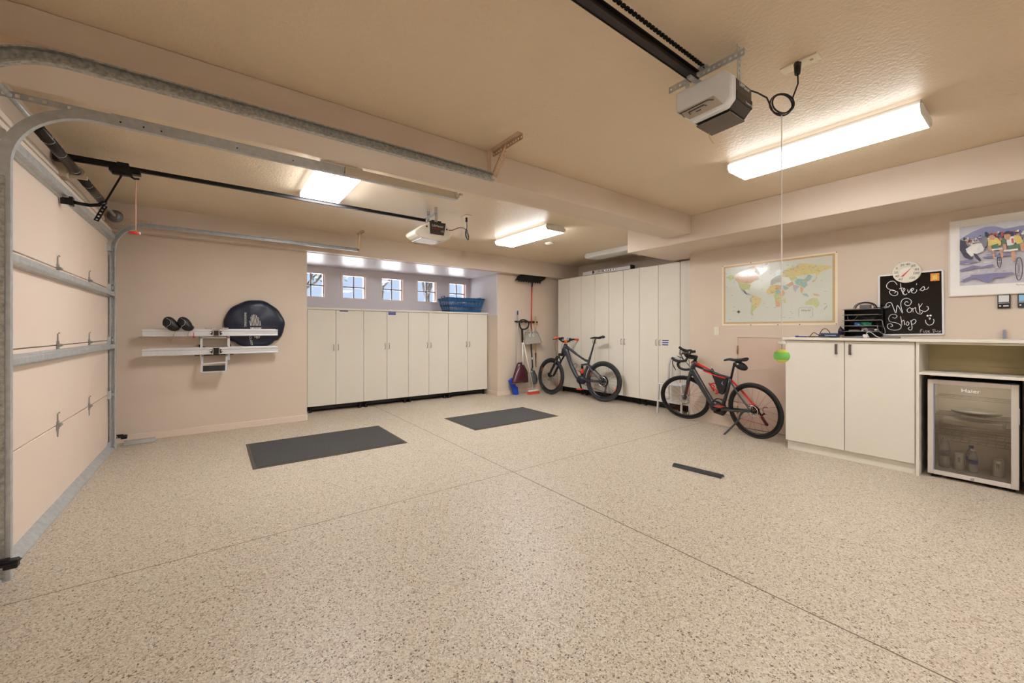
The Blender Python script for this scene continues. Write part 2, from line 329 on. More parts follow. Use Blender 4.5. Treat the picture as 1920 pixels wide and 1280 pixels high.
CHALK = [[(0.943, 1.761), (0.964, 1.797), (0.996, 1.8), (1.021, 1.768), (1.015, 1.733), (0.977, 1.708), (0.94, 1.689), (0.943, 1.659), (0.971, 1.653), (0.996, 1.676), (0.999, 1.702), (0.977, 1.713), (0.952, 1.694), (0.964, 1.678)], [(0.918, 1.775), (0.912, 1.712), (0.897, 1.66)], [(0.927, 1.721), (0.9, 1.727)], [(0.897, 1.685), (0.885, 1.709), (0.894, 1.723), (0.9, 1.694), (0.888, 1.655), (0.87, 1.667)], [(0.867, 1.708), (0.858, 1.674), (0.843, 1.71), (0.837, 1.706)], [(0.837, 1.689), (0.822, 1.708), (0.834, 1.718), (0.84, 1.685), (0.822, 1.667), (0.804, 1.682), (0.801, 1.703)], [(0.801, 1.764), (0.804, 1.748)], [(0.781, 1.693), (0.755, 1.727), (0.746, 1.702), (0.761, 1.687), (0.775, 1.696)], [(0.755, 1.699), (0.732, 1.699), (0.718, 1.72)], [(0.996, 1.556), (1.012, 1.54), (1.028, 1.558), (1.012, 1.583), (0.986, 1.58), (0.968, 1.521), (0.952, 1.478), (0.94, 1.553), (0.903, 1.472), (0.915, 1.544), (0.912, 1.59), (0.897, 1.614), (0.867, 1.62), (0.84, 1.594), (0.846, 1.557), (0.87, 1.546), (0.888, 1.567), (0.876, 1.588), (0.861, 1.578)], [(0.855, 1.524), (0.87, 1.504), (0.861, 1.479), (0.843, 1.484), (0.837, 1.511), (0.853, 1.528)], [(0.831, 1.523), (0.826, 1.48), (0.828, 1.506), (0.81, 1.524), (0.808, 1.493)], [(0.808, 1.493), (0.795, 1.468), (0.772, 1.459), (0.761, 1.479)], [(0.787, 1.562), (0.778, 1.467)], [(0.762, 1.562), (0.784, 1.513), (0.769, 1.494), (0.744, 1.483), (0.722, 1.502), (0.724, 1.528), (0.735, 1.531)], [(0.977, 1.432), (0.958, 1.423), (0.943, 1.442), (0.958, 1.461), (0.99, 1.458), (1.007, 1.424), (0.996, 1.389), (0.952, 1.376), (0.918, 1.354), (0.915, 1.325), (0.94, 1.304), (0.983, 1.304), (1.014, 1.327), (1.012, 1.36), (0.99, 1.368), (0.976, 1.346), (0.993, 1.336)], [(0.918, 1.441), (0.912, 1.401), (0.908, 1.35), (0.908, 1.384), (0.894, 1.402), (0.886, 1.354)], [(0.867, 1.387), (0.877, 1.366), (0.867, 1.348), (0.856, 1.37), (0.868, 1.389)], [(0.844, 1.399), (0.834, 1.325), (0.846, 1.301), (0.862, 1.318), (0.849, 1.333)], [(0.843, 1.383), (0.822, 1.409), (0.806, 1.39), (0.822, 1.362), (0.838, 1.364)], [(0.718, 1.417), (0.708, 1.419), (0.713, 1.403)], [(0.741, 1.401), (0.737, 1.373), (0.718, 1.35), (0.693, 1.36), (0.683, 1.388), (0.687, 1.408)], [(0.778, 1.279), (0.773, 1.308), (0.761, 1.309)], [(0.778, 1.294), (0.765, 1.296)], [(0.755, 1.296), (0.754, 1.282), (0.744, 1.28), (0.741, 1.298)], [(0.726, 1.297), (0.735, 1.294), (0.726, 1.285), (0.737, 1.279)], [(0.721, 1.288), (0.711, 1.294), (0.721, 1.297), (0.722, 1.282), (0.71, 1.282)], [(0.69, 1.309), (0.687, 1.28)], [(0.694, 1.308), (0.676, 1.308), (0.675, 1.296), (0.686, 1.293), (0.669, 1.288), (0.687, 1.279)], [(0.659, 1.296), (0.666, 1.285), (0.658, 1.28), (0.654, 1.293), (0.659, 1.296)], [(0.651, 1.295), (0.637, 1.281)], [(0.637, 1.296), (0.651, 1.28)]]
EYES = [(0.726, 1.441), (0.706, 1.443)]
ART = [('art_sky', [(0.516, 2.255), (0.14, 2.261), (0.14, 2.084), (0.516, 2.143)]), ('art_road', [(0.516, 2.148), (0.14, 2.102), (0.14, 1.699), (0.518, 1.718)]), ('art_hill', [(0.514, 2.157), (0.485, 2.187), (0.445, 2.209), (0.4, 2.22), (0.349, 2.215), (0.318, 2.201), (0.281, 2.167), (0.221, 2.163), (0.14, 2.158), (0.14, 2.084), (0.514, 2.137)]), ('art_shade', [(0.514, 1.941), (0.445, 1.941), (0.4, 1.92), (0.458, 1.913), (0.514, 1.909)]), ('art_shade', [(0.514, 1.86), (0.432, 1.89), (0.381, 1.873), (0.318, 1.887), (0.309, 1.874), (0.318, 1.864), (0.4, 1.866), (0.458, 1.852), (0.514, 1.846)]), ('art_shade', [(0.514, 1.749), (0.478, 1.776), (0.432, 1.801), (0.343, 1.806), (0.209, 1.802), (0.198, 1.794), (0.257, 1.763), (0.306, 1.768), (0.343, 1.723), (0.432, 1.776), (0.485, 1.745)]), ('art_shade', [(0.381, 1.957), (0.306, 1.962), (0.245, 1.97), (0.198, 1.97), (0.198, 1.953), (0.293, 1.944), (0.368, 1.945)]), ('art_dark', [(0.512, 2.137), (0.485, 2.122), (0.465, 2.073), (0.468, 2.034), (0.492, 1.988), (0.514, 2.042)]), ('art_dark', [(0.492, 2.018), (0.465, 2.004), (0.432, 1.959), (0.445, 1.946), (0.478, 1.961), (0.495, 1.988)]), ('art_white', [(0.478, 2.046), (0.432, 2.083), (0.381, 2.084), (0.359, 2.06), (0.374, 2.009), (0.419, 1.987), (0.445, 1.971), (0.468, 2.009)]), ('art_dark', [(0.432, 1.999), (0.413, 1.991), (0.383, 1.928), (0.394, 1.919), (0.419, 1.957)]), ('art_grey', [(0.381, 2.138), (0.362, 2.144), (0.349, 2.122), (0.35, 2.054), (0.371, 2.038), (0.384, 2.089)]), ('art_dark', [(0.365, 2.178), (0.352, 2.179), (0.334, 2.148), (0.337, 2.129), (0.362, 2.139)]), ('art_yellow', [(0.349, 2.103), (0.33, 2.126), (0.293, 2.117), (0.269, 2.069), (0.275, 2.046), (0.318, 2.049), (0.343, 2.053)]), ('art_skin', [(0.343, 2.135), (0.324, 2.148), (0.303, 2.128), (0.309, 2.1), (0.337, 2.105)]), ('art_green', [(0.329, 2.051), (0.287, 2.065), (0.284, 2.019), (0.324, 2.019)]), ('art_skin', [(0.346, 2.055), (0.33, 2.051), (0.324, 2.011), (0.337, 2.003)]), ('art_skin', [(0.327, 2.012), (0.311, 2.009), (0.304, 1.926), (0.313, 1.927), (0.319, 1.962)]), ('art_skin', [(0.284, 2.024), (0.263, 2.03), (0.257, 1.953), (0.269, 1.931), (0.276, 1.984)]), ('art_white', [(0.324, 2.021), (0.263, 2.02), (0.263, 2.009), (0.323, 2.007)]), ('art_green', [(0.264, 2.097), (0.245, 2.098), (0.244, 2.057), (0.266, 2.059)]), ('art_white', [(0.242, 2.093), (0.215, 2.114), (0.192, 2.112), (0.189, 2.064), (0.209, 2.03), (0.239, 2.04)]), ('art_yellow', [(0.198, 2.12), (0.169, 2.109), (0.15, 2.056), (0.163, 2.032), (0.186, 2.045), (0.201, 2.085)]), ('art_red', [(0.215, 2.093), (0.204, 2.095), (0.201, 2.048), (0.212, 2.054)]), ('art_skin', [(0.256, 2.141), (0.23, 2.145), (0.218, 2.117), (0.227, 2.085), (0.245, 2.089), (0.254, 2.109)]), ('art_dark', [(0.258, 2.148), (0.242, 2.164), (0.204, 2.152), (0.201, 2.123), (0.227, 2.137), (0.256, 2.136)]), ('art_green', [(0.234, 2.035), (0.198, 2.038), (0.158, 2.045), (0.156, 1.998), (0.198, 1.982), (0.224, 1.988)]), ('art_skin', [(0.263, 2.054), (0.245, 2.053), (0.24, 1.998), (0.254, 1.99)]), ('art_skin', [(0.218, 1.98), (0.195, 1.983), (0.193, 1.896), (0.204, 1.87), (0.211, 1.918)]), ('art_skin', [(0.169, 2.038), (0.148, 2.048), (0.14, 2.019), (0.151, 1.956), (0.163, 1.985)]), ('art_white', [(0.257, 2.0), (0.18, 2.002), (0.179, 1.988), (0.256, 1.983)])]
ARTW = [[(0.281, 1.913), (0.27, 1.912), (0.281, 1.851)], [(0.174, 1.827), (0.155, 1.824), (0.174, 1.728)]]
# ---------------------------------------------------------------- ceiling lights
def light_fixture(x0, x1, y0, y1, on, label, group='fluorescent ceiling lights'):
    cx, cy = (x0 + x1) / 2, (y0 + y1) / 2
    t = thing('ceiling_light', label, 'light', (cx, cy, ZC), group=group)
    MB().box(x0 + .015, x1 - .015, y0 + .01, y1 - .01, ZC - .03, ZC).build('housing', white, t, .003)
    z0, z1 = 2.65, ZC - .028; s = .02
    prof = [(x0, z1), (x0, z0 + .028), (x0 + s * 1.2, z0), (x1 - s * 1.2, z0), (x1, z0 + .028), (x1, z1)]
    o = MB().prism([(a, y0 + .012, b) for a, b in prof], (0, y1 - y0 - .024, 0)).build('diffuser', [diff_on if on == 1 else diff_rear, diff_side] if on else [diff_off], t)
    if on:
        for f_ in o.data.polygons: f_.material_index = 0 if f_.normal.z < -.5 else 1
    for ya in (y0, y1 - .012): MB().prism([(a, ya, b) for a, b in prof], (0, .012, 0)).build('end_cap', white, t)
    return t
light_fixture(.70, 1.08, 3.66, 4.60, 2, 'lit ceiling light between the two left door tracks and the thin opener rail')
light_fixture(3.555, 3.915, 4.03, 5.25, 2, 'lit ceiling light right of the small round opener, before the window wall')
light_fixture(5.57, 5.93, 4.0, 5.23, 0, 'unlit ceiling light above the tall cabinets, partly hidden by the soffit')
light_fixture(3.51, 3.85, .48, 1.66, 1, 'large lit ceiling light behind the hanging white string')
light_fixture(.6, .96, -1.9, -.7, 2, 'unseen fill light added over the front bay behind the viewer, nearer the garage door')  # fixture added out of view to light the front bay and beam
light_fixture(3.51, 3.87, -2.3, -1.1, 1, 'unseen fill light added over the front bay behind the viewer, nearer the workbench')  # second added fixture, also out of view, brightening the front bay
t = thing('ceiling_disc', 'small round white flush disc on the rear ceiling between the lights', 'detector', (4.42, 4.93, ZC))
MB().lathe([(.075, 0), (.075, -.012), (.06, -.022), (.0, -.022)], Matrix.Translation((4.42, 4.93, ZC)), 28).build('rim', white, t)
MB().lathe([(.045, -.022), (.045, -.028), (0, -.028)], Matrix.Translation((4.42, 4.93, ZC)), 28).build('cover', cream, t)
# ---------------------------------------------------------------- garage door
DX = -.93; DY0, DY1 = 3.2, 6.14
door = MB().box(DX - .035, DX - .03, DY0, DY1, .02, 2.37).build('door_1', doorp); struct(door, 'closed cream sectional garage door with galvanised struts')
zj = [.022, .602, 1.19, 1.757, 2.37]
for a, b in zip(zj, zj[1:]):
    struct(bx('door_section', DX - .03, DX, DY0, DY1, a + .003, b - .003, doorp, door, .004))
def strut(z, h=.07):
    mb = MB(); p = [(0, 0), (.018, 0), (.022, .008), (.052, .012), (.056, .02), (.056, h - .02), (.052, h - .012), (.022, h - .008), (.018, h), (0, h)]
    mb.prism([(DX + a, DY0 + .05, z + b) for a, b in p], (0, DY1 - DY0 - .1, 0)); return struct(mb.build('strut', galv, door))
strut(1.66); strut(1.092); strut(2.285, .075)
# bottom retainer
mb = MB(); mb.prism([(DX, 0, .012), (DX + .012, 0, .055), (DX + .055, 0, .012), (DX + .055, 0, 0), (DX - .03, 0, 0)][::-1], (0, 0, 0)) if 0 else None
MB().prism([(DX - .03, DY0, 0), (DX + .05, DY0, 0), (DX + .05, DY0, .012), (DX + .006, DY0, .06), (DX - .03, DY0, .06)], (0, DY1 - DY0, 0)).build('bottom_seal', galv, door)['kind'] = 'structure'
def hinge(y, z, up=1):
    mb = MB(); x = DX + .001
    if up: mb.prism([(x, y - .016, z), (x, y + .016, z), (x, y + .007, z + .085), (x, y - .007, z + .085)], (.004, 0, 0))
    mb.prism([(x, y - .028, z - .03), (x, y + .028, z - .03), (x, y + .022, z + .03), (x, y - .022, z + .03)], (.006, 0, 0))
    mb.tube([(x + .012, y - .03, z), (x + .012, y + .03, z)], .011, 8)
    mb.prism([(x, y - .016, z - .03), (x, y + .016, z - .03), (x, y + .007, z - .085), (x, y - .007, z - .085)], (.004, 0, 0))
    mb.prism([(x + .006, y - .004, z + .085), (x + .006, y + .02, z + .085), (x + .006, y + .02, z + .095), (x + .006, y - .004, z + .095)], (.004, 0, 0))
    struct(mb.build('hinge', mat('zinc_hinge', (160, 158, 152), .4, .7), door))
for z in (.602, 1.19, 1.757):
    for y in (3.33, 4.36, 5.28): hinge(y, z)
# roller brackets at the far jamb
for z in (.05, .60, 1.19, 1.757, 2.2):
    mb = MB(); mb.box(DX, DX + .03, DY1 - .08, DY1 - .01, z - .04, z + .04); mb.tube([(DX + .04, DY1 - .07, z), (DX + .04, DY1 - .005, z)], .007, 8); mb.tube([(DX + .045, DY1 - .03, z), (DX + .045, DY1 - .005, z)], .022, 12)
    struct(mb.build('roller_bracket', galv, door))
# painted lintel boards over the door
struct(MB().box(XL, XL + .05, 3.0, 6.24, 2.395, 2.43).build('trim_5', mat('lintel_paint', (240, 226, 212), .5), bevel=.004))
struct(MB().box(XL, XL + .03, 3.0, 6.24, 2.47, 2.51).build('trim_6', mat('lintel_paint', (240, 226, 212), .5), bevel=.004))
# ---------------------------------------------------------------- door tracks
def track(y, side, xe, label, m, zt=2.515, zb=0., web=.048, R=.34, xv=-.878, hanger=1, lip_m=None):
    """C-channel track in the plane y; side=+1 opens towards +y"""
    t = thing('door_track', label, 'door track', (xv, y, 0), group=None)
    mb = MB()
    path = [(xv, zb), (xv, zt - R)] + [(xv + R - R * math.cos(R_(a)), zt - R + R * math.sin(R_(a))) for a in range(6, 90, 6)] + [(xv + R, zt), (xe, zt)]
    h = web / 2; d = .034 * side; k = .0022
    prof = [(-h, 0), (-h, d), (-h + .007, d), (-h + .007, d - .003 * side), (-h + k, d - .003 * side), (-h + k, k * side), (h - k, k * side), (h - k, d - .003 * side), (h - .009, d - .003 * side), (h - .009, d), (h, d), (h, 0)]
    rings = []
    for i, p in enumerate(path):
        if i == 0: dr = Vector((0, 1))
        elif i == len(path) - 1: dr = Vector((1, 0))
        else: dr = ((Vector(path[i + 1]) - Vector(p)).normalized() + (Vector(p) - Vector(path[i - 1])).normalized()).normalized()
        nrm = Vector((dr.y, -dr.x))           # towards the room / floor
        rings.append([mb._v((p[0] + nrm.x * a, y + b, p[1] + nrm.y * a)) for a, b in prof])
    n = len(prof)
    for a, b in zip(rings, rings[1:]):
        for q in range(n): mb.f([a[q], a[(q + 1) % n], b[(q + 1) % n], b[q]])
    mb.f(rings[0][::-1]); mb.f(rings[-1])
    mb.build('channel', m, t)
    rr = random.Random(int(y * 10)); f = y + .0025 * side if side < 0 else y - .0006
    for x in (-.44, -.34, -.26, .12, .45, .8, 1.2, 1.66): MB().lathe([(.0045, -.0004), (.0045, .003 + .0004)], Matrix.Translation((x, y + (.0035 if side < 0 else 0.0), zt)) @ Matrix.Rotation(PI / 2, 4, 'X'), 10).build('bolt_hole', blacksteel, t)
    return t
def angle_iron(parent, o, u, v, w2, L, w, m, name='hanger_bracket'):
    mb = MB(); mb.perf(o, u, v, L, w, .0025); mb.perf(o, u, w2, L, w, .0025); return mb.build(name, m, parent)
# rear door, near track (channel opens away from the viewer) and its perforated wall angle
t = track(3.23, 1, 1.77, 'pale galvanised door track, middle one of three, its upright at the left photo edge', galv, zt=2.51)
mb = MB(); mb.perf((-.9, 3.232, 2.545), (1, 0, 0), (0, 0, -1), .42, .035, .003, .045, .5); mb.box(-.48, .80, 3.229, 3.233, 2.508, 2.55); mb.build('top_angle', galv, t)
mb = MB(); mb.perf((-.945, 3.222, 0.0), (0, 0, 1), (1, 0, 0), 2.1, .073, .003, .052, .28); mb.build('wall_angle', galv_d, t)
mb = MB(); mb.box(.80, 1.77, 3.212, 3.229, 2.487, 2.548); mb.box(1.74, 1.78, 3.2, 3.25, 2.50, 2.53); mb.tube([(1.78, 3.2, 2.53), (1.81, 3.2, 2.53)], .012, 8); mb.build('end_channel', mat('beige_channel', (196, 186, 168), .45, .4, noise=.08), t)
# far track
t = track(6.13, -1, 1.71, 'galvanised door track along the back header, farthest of three', galv, zt=2.487, xv=-.892, R=.30)
mb = MB(); mb.perf((-.955, 6.16, 0.02), (0, 0, 1), (1, 0, 0), 2.1, .05, .003, .07, .25); mb.build('wall_angle', galv, t)
mb = MB(); mb.perf((-.95, 6.135, 2.545), (1, 0, 0), (0, 0, -1), .37, .035, .003, .045, .4); mb.build('top_angle', tanmetal, t)
mb = MB(); mb.perf((1.69, 6.10, 2.46), (0, 0, 1), (1, 0, 0), .27, .03, .003); mb.box(1.69, 1.72, 6.10, 6.13, 2.47, 2.5); mb.perf((1.69, 5.88, ZC - .004), (0, 1, 0), (1, 0, 0), .3, .034, .003); mb.perf((1.72, 5.88, ZC - .035), (0, 1, 0), (0, 0, 1), .3, .034, .003)
mb.bar((1.7, 6.1, 2.5), (1.7, 6.0, ZC - .02), .02, .004); mb.build('hanger_bracket', tanmetal, t)
# front door, track beside the beam (channel opens to the viewer)
t = track(2.60, -1, 1.735, 'mottled galvanised door track, nearest and highest of three, under the beam', galv_d, zt=2.485, web=.062, R=.36)
mb = MB(); mb.box(-.95, -.5, 2.6, 2.604, 2.50, 2.535); mb.build('top_angle', tanmetal, t)
mb = MB()
mb.perf((1.80, 2.30, ZC - .003), (0, 1, 0), (-1, 0, 0), .385, .042, .003, .03, .3); mb.perf((1.80, 2.30, ZC - .042), (0, 1, 0), (0, 0, 1), .385, .04, .003, .03, .35)
mb.perf((1.71, 2.628, 2.50), (0, 0, 1), (1, 0, 0), .225, .036, .003, .032, .3)
mb.perf((1.735, 2.59, 2.50), (.25, -.42, 1), (.9, 0, -.22), .25, .038, .003, .03, .28); mb.perf((1.735, 2.59, 2.50), (.25, -.42, 1), (0, 1, .3), .25, .02, .003, .03, .28)
mb.tube([(1.7, 2.6, 2.5), (1.7, 2.645, 2.5)], .01, 8)
mb.build('hanger_bracket', mat('rusty_tan_steel', (200, 172, 146), .55, .2, noise=.2), t)
# ---------------------------------------------------------------- torsion spring, shaft and drum
t = thing('torsion_spring_shaft', 'dark torsion spring on a shaft above the garage door with a cable drum', 'spring', (-.86, 4.6, 2.52))
MB().tube([(-.86, 2.95, 2.525), (-.86, 6.2, 2.525)], .013, 10).build('shaft', galv, t)
MB().tube([(-.86, 4.58, 2.525), (-.86, 5.42, 2.525)], .031, 18).build('spring', darksteel, t)
MB().tube([(-.86, 3.62, 2.525), (-.86, 4.48, 2.525)], .031, 18).build('spring', darksteel, t)
for y in (3.8, 4.05, 4.4, 4.8, 5.1): MB().tube([(-.86 + .0318 * math.cos(a / 6), y + a * .0012, 2.525 + .0318 * math.sin(a / 6)) for a in range(0, 38)], .0018, 5).build('wear_mark', galv, t)
mb = MB(); mb.box(-.965, -.80, 4.49, 4.515, 2.475, 2.50); mb.box(-.965, -.90, 4.44, 4.56, 2.46, 2.58); mb.lathe([(.045, -.012), (.045, .012)], Matrix.Translation((-.86, 4.52, 2.525)) @ Matrix.Rotation(PI / 2, 4, 'X'), 16); mb.build('centre_bracket', mat('cast_bracket', (206, 190, 168), .5, .2), t)
mb = MB(); RM = Matrix.Translation((-.86, 6.0, 2.525)) @ Matrix.Rotation(-PI / 2, 4, 'X')
mb.lathe([(.018, -.04), (.05, -.04), (.05, -.03), (.06, -.028), (.066, .0), (.066, .012), (.05, .016), (.02, .016)], RM, 28); mb.build('cable_drum', mat('cast_aluminium', (120, 118, 124), .4, .7), t)
mb = MB(); mb.box(-.965, -.80, 6.05, 6.07, 2.45, 2.60); mb.box(-.965, -.93, 6.02, 6.1, 2.3, 2.55); mb.build('end_plate', tanmetal, t)
# ---------------------------------------------------------------- safety sensors
for (x, y, lab) in ((-.86, 3.17, 'black photo eye on the foot of the near door track'), (-.84, 6.19, 'black photo eye on the foot of the far door track')):
    t = thing('safety_sensor', lab, 'sensor', (x, y, .11), group=None); s = 1 if y < 4 else -1
    MB().box(x - .10, x + .02, y - .012, y + .012, .10, .14).box(x - .02, x + .055, y - .03, y + .03, .112, .118).build('bracket', blackp, t, .003)
    MB().box(x + .0, x + .05, y - .02, y + .025, .085, .13).build('body', blackp, t, .006)
    MB().tube([(x + .025, y + .025, .107), (x + .025, y + .032, .107)], .012, 12).build('lens', mat('lens_lilac', (160, 140, 160), .3), t)
    MB().tube([(x - .1, y - .016, .122), (x - .03, y - .016, .125), (x - .022, y - .018, .1), (x + .0, y - .02, .098)], .0025, 6).build('wire', white, t)
# ---------------------------------------------------------------- rear opener
def perf_hanger(t, x, y0, y1, z, zt, m=galv):
    mb = MB(); mb.perf((x, y0, z), (0, 1, 0), (0, 0, 1), y1 - y0, .032, .003, .03, .38); mb.perf((x, y0, z + .032), (0, 1, 0), (1, 0, 0), y1 - y0, .032, .003, .03, .3)
    return mb.build('hanger_bracket', m, t)
t = thing('garage_door_opener', 'small white wing-shaped opener hanging from the rear ceiling on a thin rail', 'door opener', (2.07, 4.4, 2.45))
prof = [(1.985, 2.55), (1.92, 2.515), (1.85, 2.462), (1.80, 2.42), (1.81, 2.39), (1.85, 2.368), (1.93, 2.355), (2.10, 2.348), (2.19, 2.355), (2.245, 2.385), (2.262, 2.425), (2.25, 2.47), (2.21, 2.53), (2.19, 2.55)]
MB().prism([(a, 4.27, b) for a, b in prof], (0, .27, 0)).build('light_cover', mat('opener_cream', (232, 226, 212), .35), t, .02)
bd = MB().prism([(1.985, 4.262, 2.558), (1.99, 4.262, 2.412), (2.165, 4.262, 2.412), (2.19, 4.262, 2.558)], (0, .29, 0)).build('motor_body', mat('charcoal_plastic', (58, 54, 52), .4), t, .004)
text('lettering', 'LiftMaster', .036, WS(2.085, 4.26, 2.51), white, bd, .0004)
text('lettering', 'PROFESSIONAL', .014, WS(2.06, 4.26, 2.476), red, bd, .0004); text('lettering', '1/2', .03, WS(2.14, 4.26, 2.455), white, bd, .0004)
MB().box(1.88, 2.14, 4.275, 4.52, 2.346, 2.352).build('lens', mat('bright_lens', (240, 243, 250), .2), t)
for x in (1.95, 2.205): MB().tube([(x, 4.266, 2.49), (x, 4.275, 2.49)], .010, 10).build('vent_hole', blackp, t)
perf_hanger(t, 2.05, 4.28, 4.62, 2.63, ZC)
for y in (4.29, 4.5): MB().perf((2.06, y, 2.56), (0, 0, 1), (1, 0, 0), ZC - 2.56, .035, .003, .03, .35).build('hanger_strap', galv, t)
MB().box(2.03, 2.15, 4.3, 4.36, 2.556, 2.585).build('terminal_block', blackp, t, .004)
MB().box(-.93, 2.0, 4.397, 4.423, 2.578, 2.582).box(-.93, 2.0, 4.407, 4.413, 2.582, 2.605).box(-.93, 2.0, 4.397, 4.423, 2.605, 2.61).build('rail', mat('rail_black', (30, 27, 26), .4, .5), t)
MB().box(-.95, -.55, 4.388, 4.432, 2.586, 2.622).box(-.96, -.9, 4.38, 4.44, 2.56, 2.63).build('rail_header', blacksteel, t, .004)
tr = MB().box(-.665, -.48, 4.38, 4.44, 2.55, 2.59).box(-.62, -.55, 4.385, 4.435, 2.585, 2.63).box(-.65, -.53, 4.39, 4.43, 2.53, 2.56).build('trolley', blacksteel, t, .005)
MB().tube([(-.55, 4.41, 2.54), (-.52, 4.41, 2.52), (-.49, 4.41, 2.525)], .008, 6).build('release_lever', blacksteel, tr)
MB().perf((-.588, 4.40, 2.56), (-.165, 0, -.415), (0, 0, -1), .30, .036, .004, .06, .01).perf((-.70, 4.40, 2.275), (-.165, 0, -.415), (.36, 0, -.14), .135, .03, .004, .024, .4).build('arm', blacksteel, t)
MB().tube([(-.69, 4.4, 2.30), (-.72, 4.4, 2.27), (-.77, 4.4, 2.258), (-.83, 4.4, 2.262), (-.87, 4.4, 2.27)], .013, 8, flat=.4).build('curved_arm', blacksteel, t)
MB().box(-.875, -.855, 4.375, 4.425, 2.235, 2.30).box(-.92, -.87, 4.38, 4.388, 2.24, 2.29).build('door_bracket', blacksteel, t)
MB().tube([(-.51, 4.41, 2.53), (-.512, 4.41, 2.3), (-.512, 4.41, 2.075)], .0032, 6).build('release_cord', mat('pink_cord', (222, 170, 150), .7), t)
MB().tube([(-.553, 4.41, 2.085), (-.493, 4.41, 2.085)], .0105, 10).build('release_handle', red, t)
MB().tube([(-.493, 4.41, 2.085), (-.483, 4.41, 2.085)], .0105, 10).build('handle_tip', white, t)
mb = MB(); mb.tube([(2.22, 4.35, 2.50), (2.33, 4.36, 2.52), (2.43, 4.38, 2.57), (2.50, 4.39, 2.58), (2.535, 4.39, 2.56), (2.56, 4.39, 2.50), (2.575, 4.39, 2.46), (2.555, 4.39, 2.44), (2.53, 4.39, 2.48), (2.525, 4.39, 2.53), (2.55, 4.39, 2.60), (2.542, 4.39, 2.70)], .0045, 6)
mb.tube([(2.545, 4.385, 2.58), (2.53, 4.385, 2.5), (2.55, 4.385, 2.45), (2.57, 4.385, 2.44), (2.575, 4.385, 2.48), (2.55, 4.385, 2.56)], .0045, 6); mb.tube([(2.542, 4.39, 2.66), (2.542, 4.39, 2.715)], .014, 8)
mb.build('power_cord', blackp, t)
t = thing('outlet', 'small square ceiling outlet beside the rear opener', 'outlet', (2.54, 4.39, ZC)); MB().box(2.50, 2.58, 4.33, 4.45, ZC - .008, ZC).build('plate', cream, t, .003)
# ---------------------------------------------------------------- front opener
t = thing('garage_door_opener', 'large white and black opener hanging near the viewer with a coiled cord', 'door opener', (2.08, 1.06, 2.47))
poly = [(1.207, 2.572), (.952, 2.568), (.913, 2.525), (.913, 2.42), (.945, 2.386), (1.118, 2.38), (1.207, 2.47)]
def sec(x, k=1.0, dz=0.): return [(x, 1.06 + (a - 1.06) * k, 2.47 + (b - 2.47) * k + dz) for a, b in poly]
MB().prism(sec(1.985), (.05, 0, 0)).build('front_cover', mat('cover_grey_white', (226, 229, 233), .35), t, .012)
bd = MB().prism(sec(2.03, .985), (.17, 0, 0)).build('motor_body', mat('opener_brown_black', (56, 50, 47), .3), t, .004)
MB().prism([(2.03, .9145, 2.525), (2.03, .9145, 2.43), (2.03, .95, 2.384), (2.03, .96, 2.384), (2.03, .96, 2.56)], (.0, 0, 0)) if 0 else None
MB().box(2.03, 2.2, .912, .918, 2.424, 2.464).build('badge_panel', mat('opener_black', (24, 24, 28), .25), t)
text('lettering', 'LiftMaster', .027, WS(2.118, .9135, 2.508), white, bd, .0004); text('lettering', 'Security+ 2.0', .014, WS(2.165, .911, 2.437), white, bd, .0004)
MB().prism([(2.035, .945, 2.381), (2.035, 1.118, 2.375), (2.195, 1.118, 2.375), (2.195, .945, 2.381)], (0, 0, -.008)).build('light_lens', mat('smoky_lens', (104, 98, 90), .25), t, .003)
# slanted vent on the lower left of the white cover
vx = 1.9842; mb = MB()
def vs(a, b, c=0.): return (1.985 - .0009, a, b)
for (y0, z0, y1, z1) in ((1.175, 2.468, 1.155, 2.438), (1.18, 2.466, 1.03, 2.47), (1.03, 2.47, 1.0, 2.458), (1.13, 2.452, 1.12, 2.436), (1.13, 2.452, 1.05, 2.455), (1.05, 2.455, 1.035, 2.445), (1.09, 2.438, 1.065, 2.438)):
    mb.bar((1.9842, y0, z0 - .018), (1.9842, y1, z1 - .018), .002, .009, up=(1, 0, 0))
mb.build('vent_slots', blackp, t)
MB().prism([(1.9845, 1.196, 2.462), (1.9845, 1.0, 2.462), (1.9845, .955, 2.40), (1.9845, 1.125, 2.396)], (.001, 0, 0)).build('vent_panel', mat('vent_panel_grey', (190, 182, 170), .45), t)
rl = MB().box(-.9, 2.0, 1.082, 1.118, 2.592, 2.596).box(-.9, 2.0, 1.097, 1.103, 2.596, 2.63).box(-.9, 2.0, 1.082, 1.118, 2.63, 2.634).box(-.9, 1.99, 1.118, 1.121, 2.588, 2.634).build('rail', mat('rail_brown_black', (46, 41, 40), .35, .5), t)
mb = MB()
for i in range(150):
    x = 2.03 - i * .0127; 
    if i % 2: mb.box(x - .008, x + .008, 1.066, 1.070, 2.648, 2.660)
    else: mb.box(x - .008, x + .008, 1.059, 1.077, 2.6505, 2.6575)
c = mb.build('chain', blacksteel, t); c['kind'] = 'stuff'
MB().box(1.93, 2.05, 1.09, 1.11, 2.58, 2.60).lathe([(.03, 0), (.03, .008)], Matrix.Translation((2.03, 1.08, 2.65)), 16).build('sprocket_plate', galv, t)
mb = MB(); mb.perf((2.04, .88, 2.62), (0, 1, 0), (0, 0, 1), .40, .036, .003, .026, .34); mb.perf((2.04, .88, 2.656), (0, 1, 0), (1, 0, .1), .40, .03, .003, .03, .2); mb.build('hanger_bracket', galv, t)
for y in (.93, 1.2): MB().perf((2.08, y, 2.52), (0, 0, 1), (1, 0, 0), .20, .034, .003, .026, .34).build('hanger_strap', galv, t)
LC = Vector((2.385, .846, 2.484)); U = Vector((.8033, -.5955, 0)); V3 = Vector((0, 0, 1)); Nn = Vector((.5955, .8033, 0))
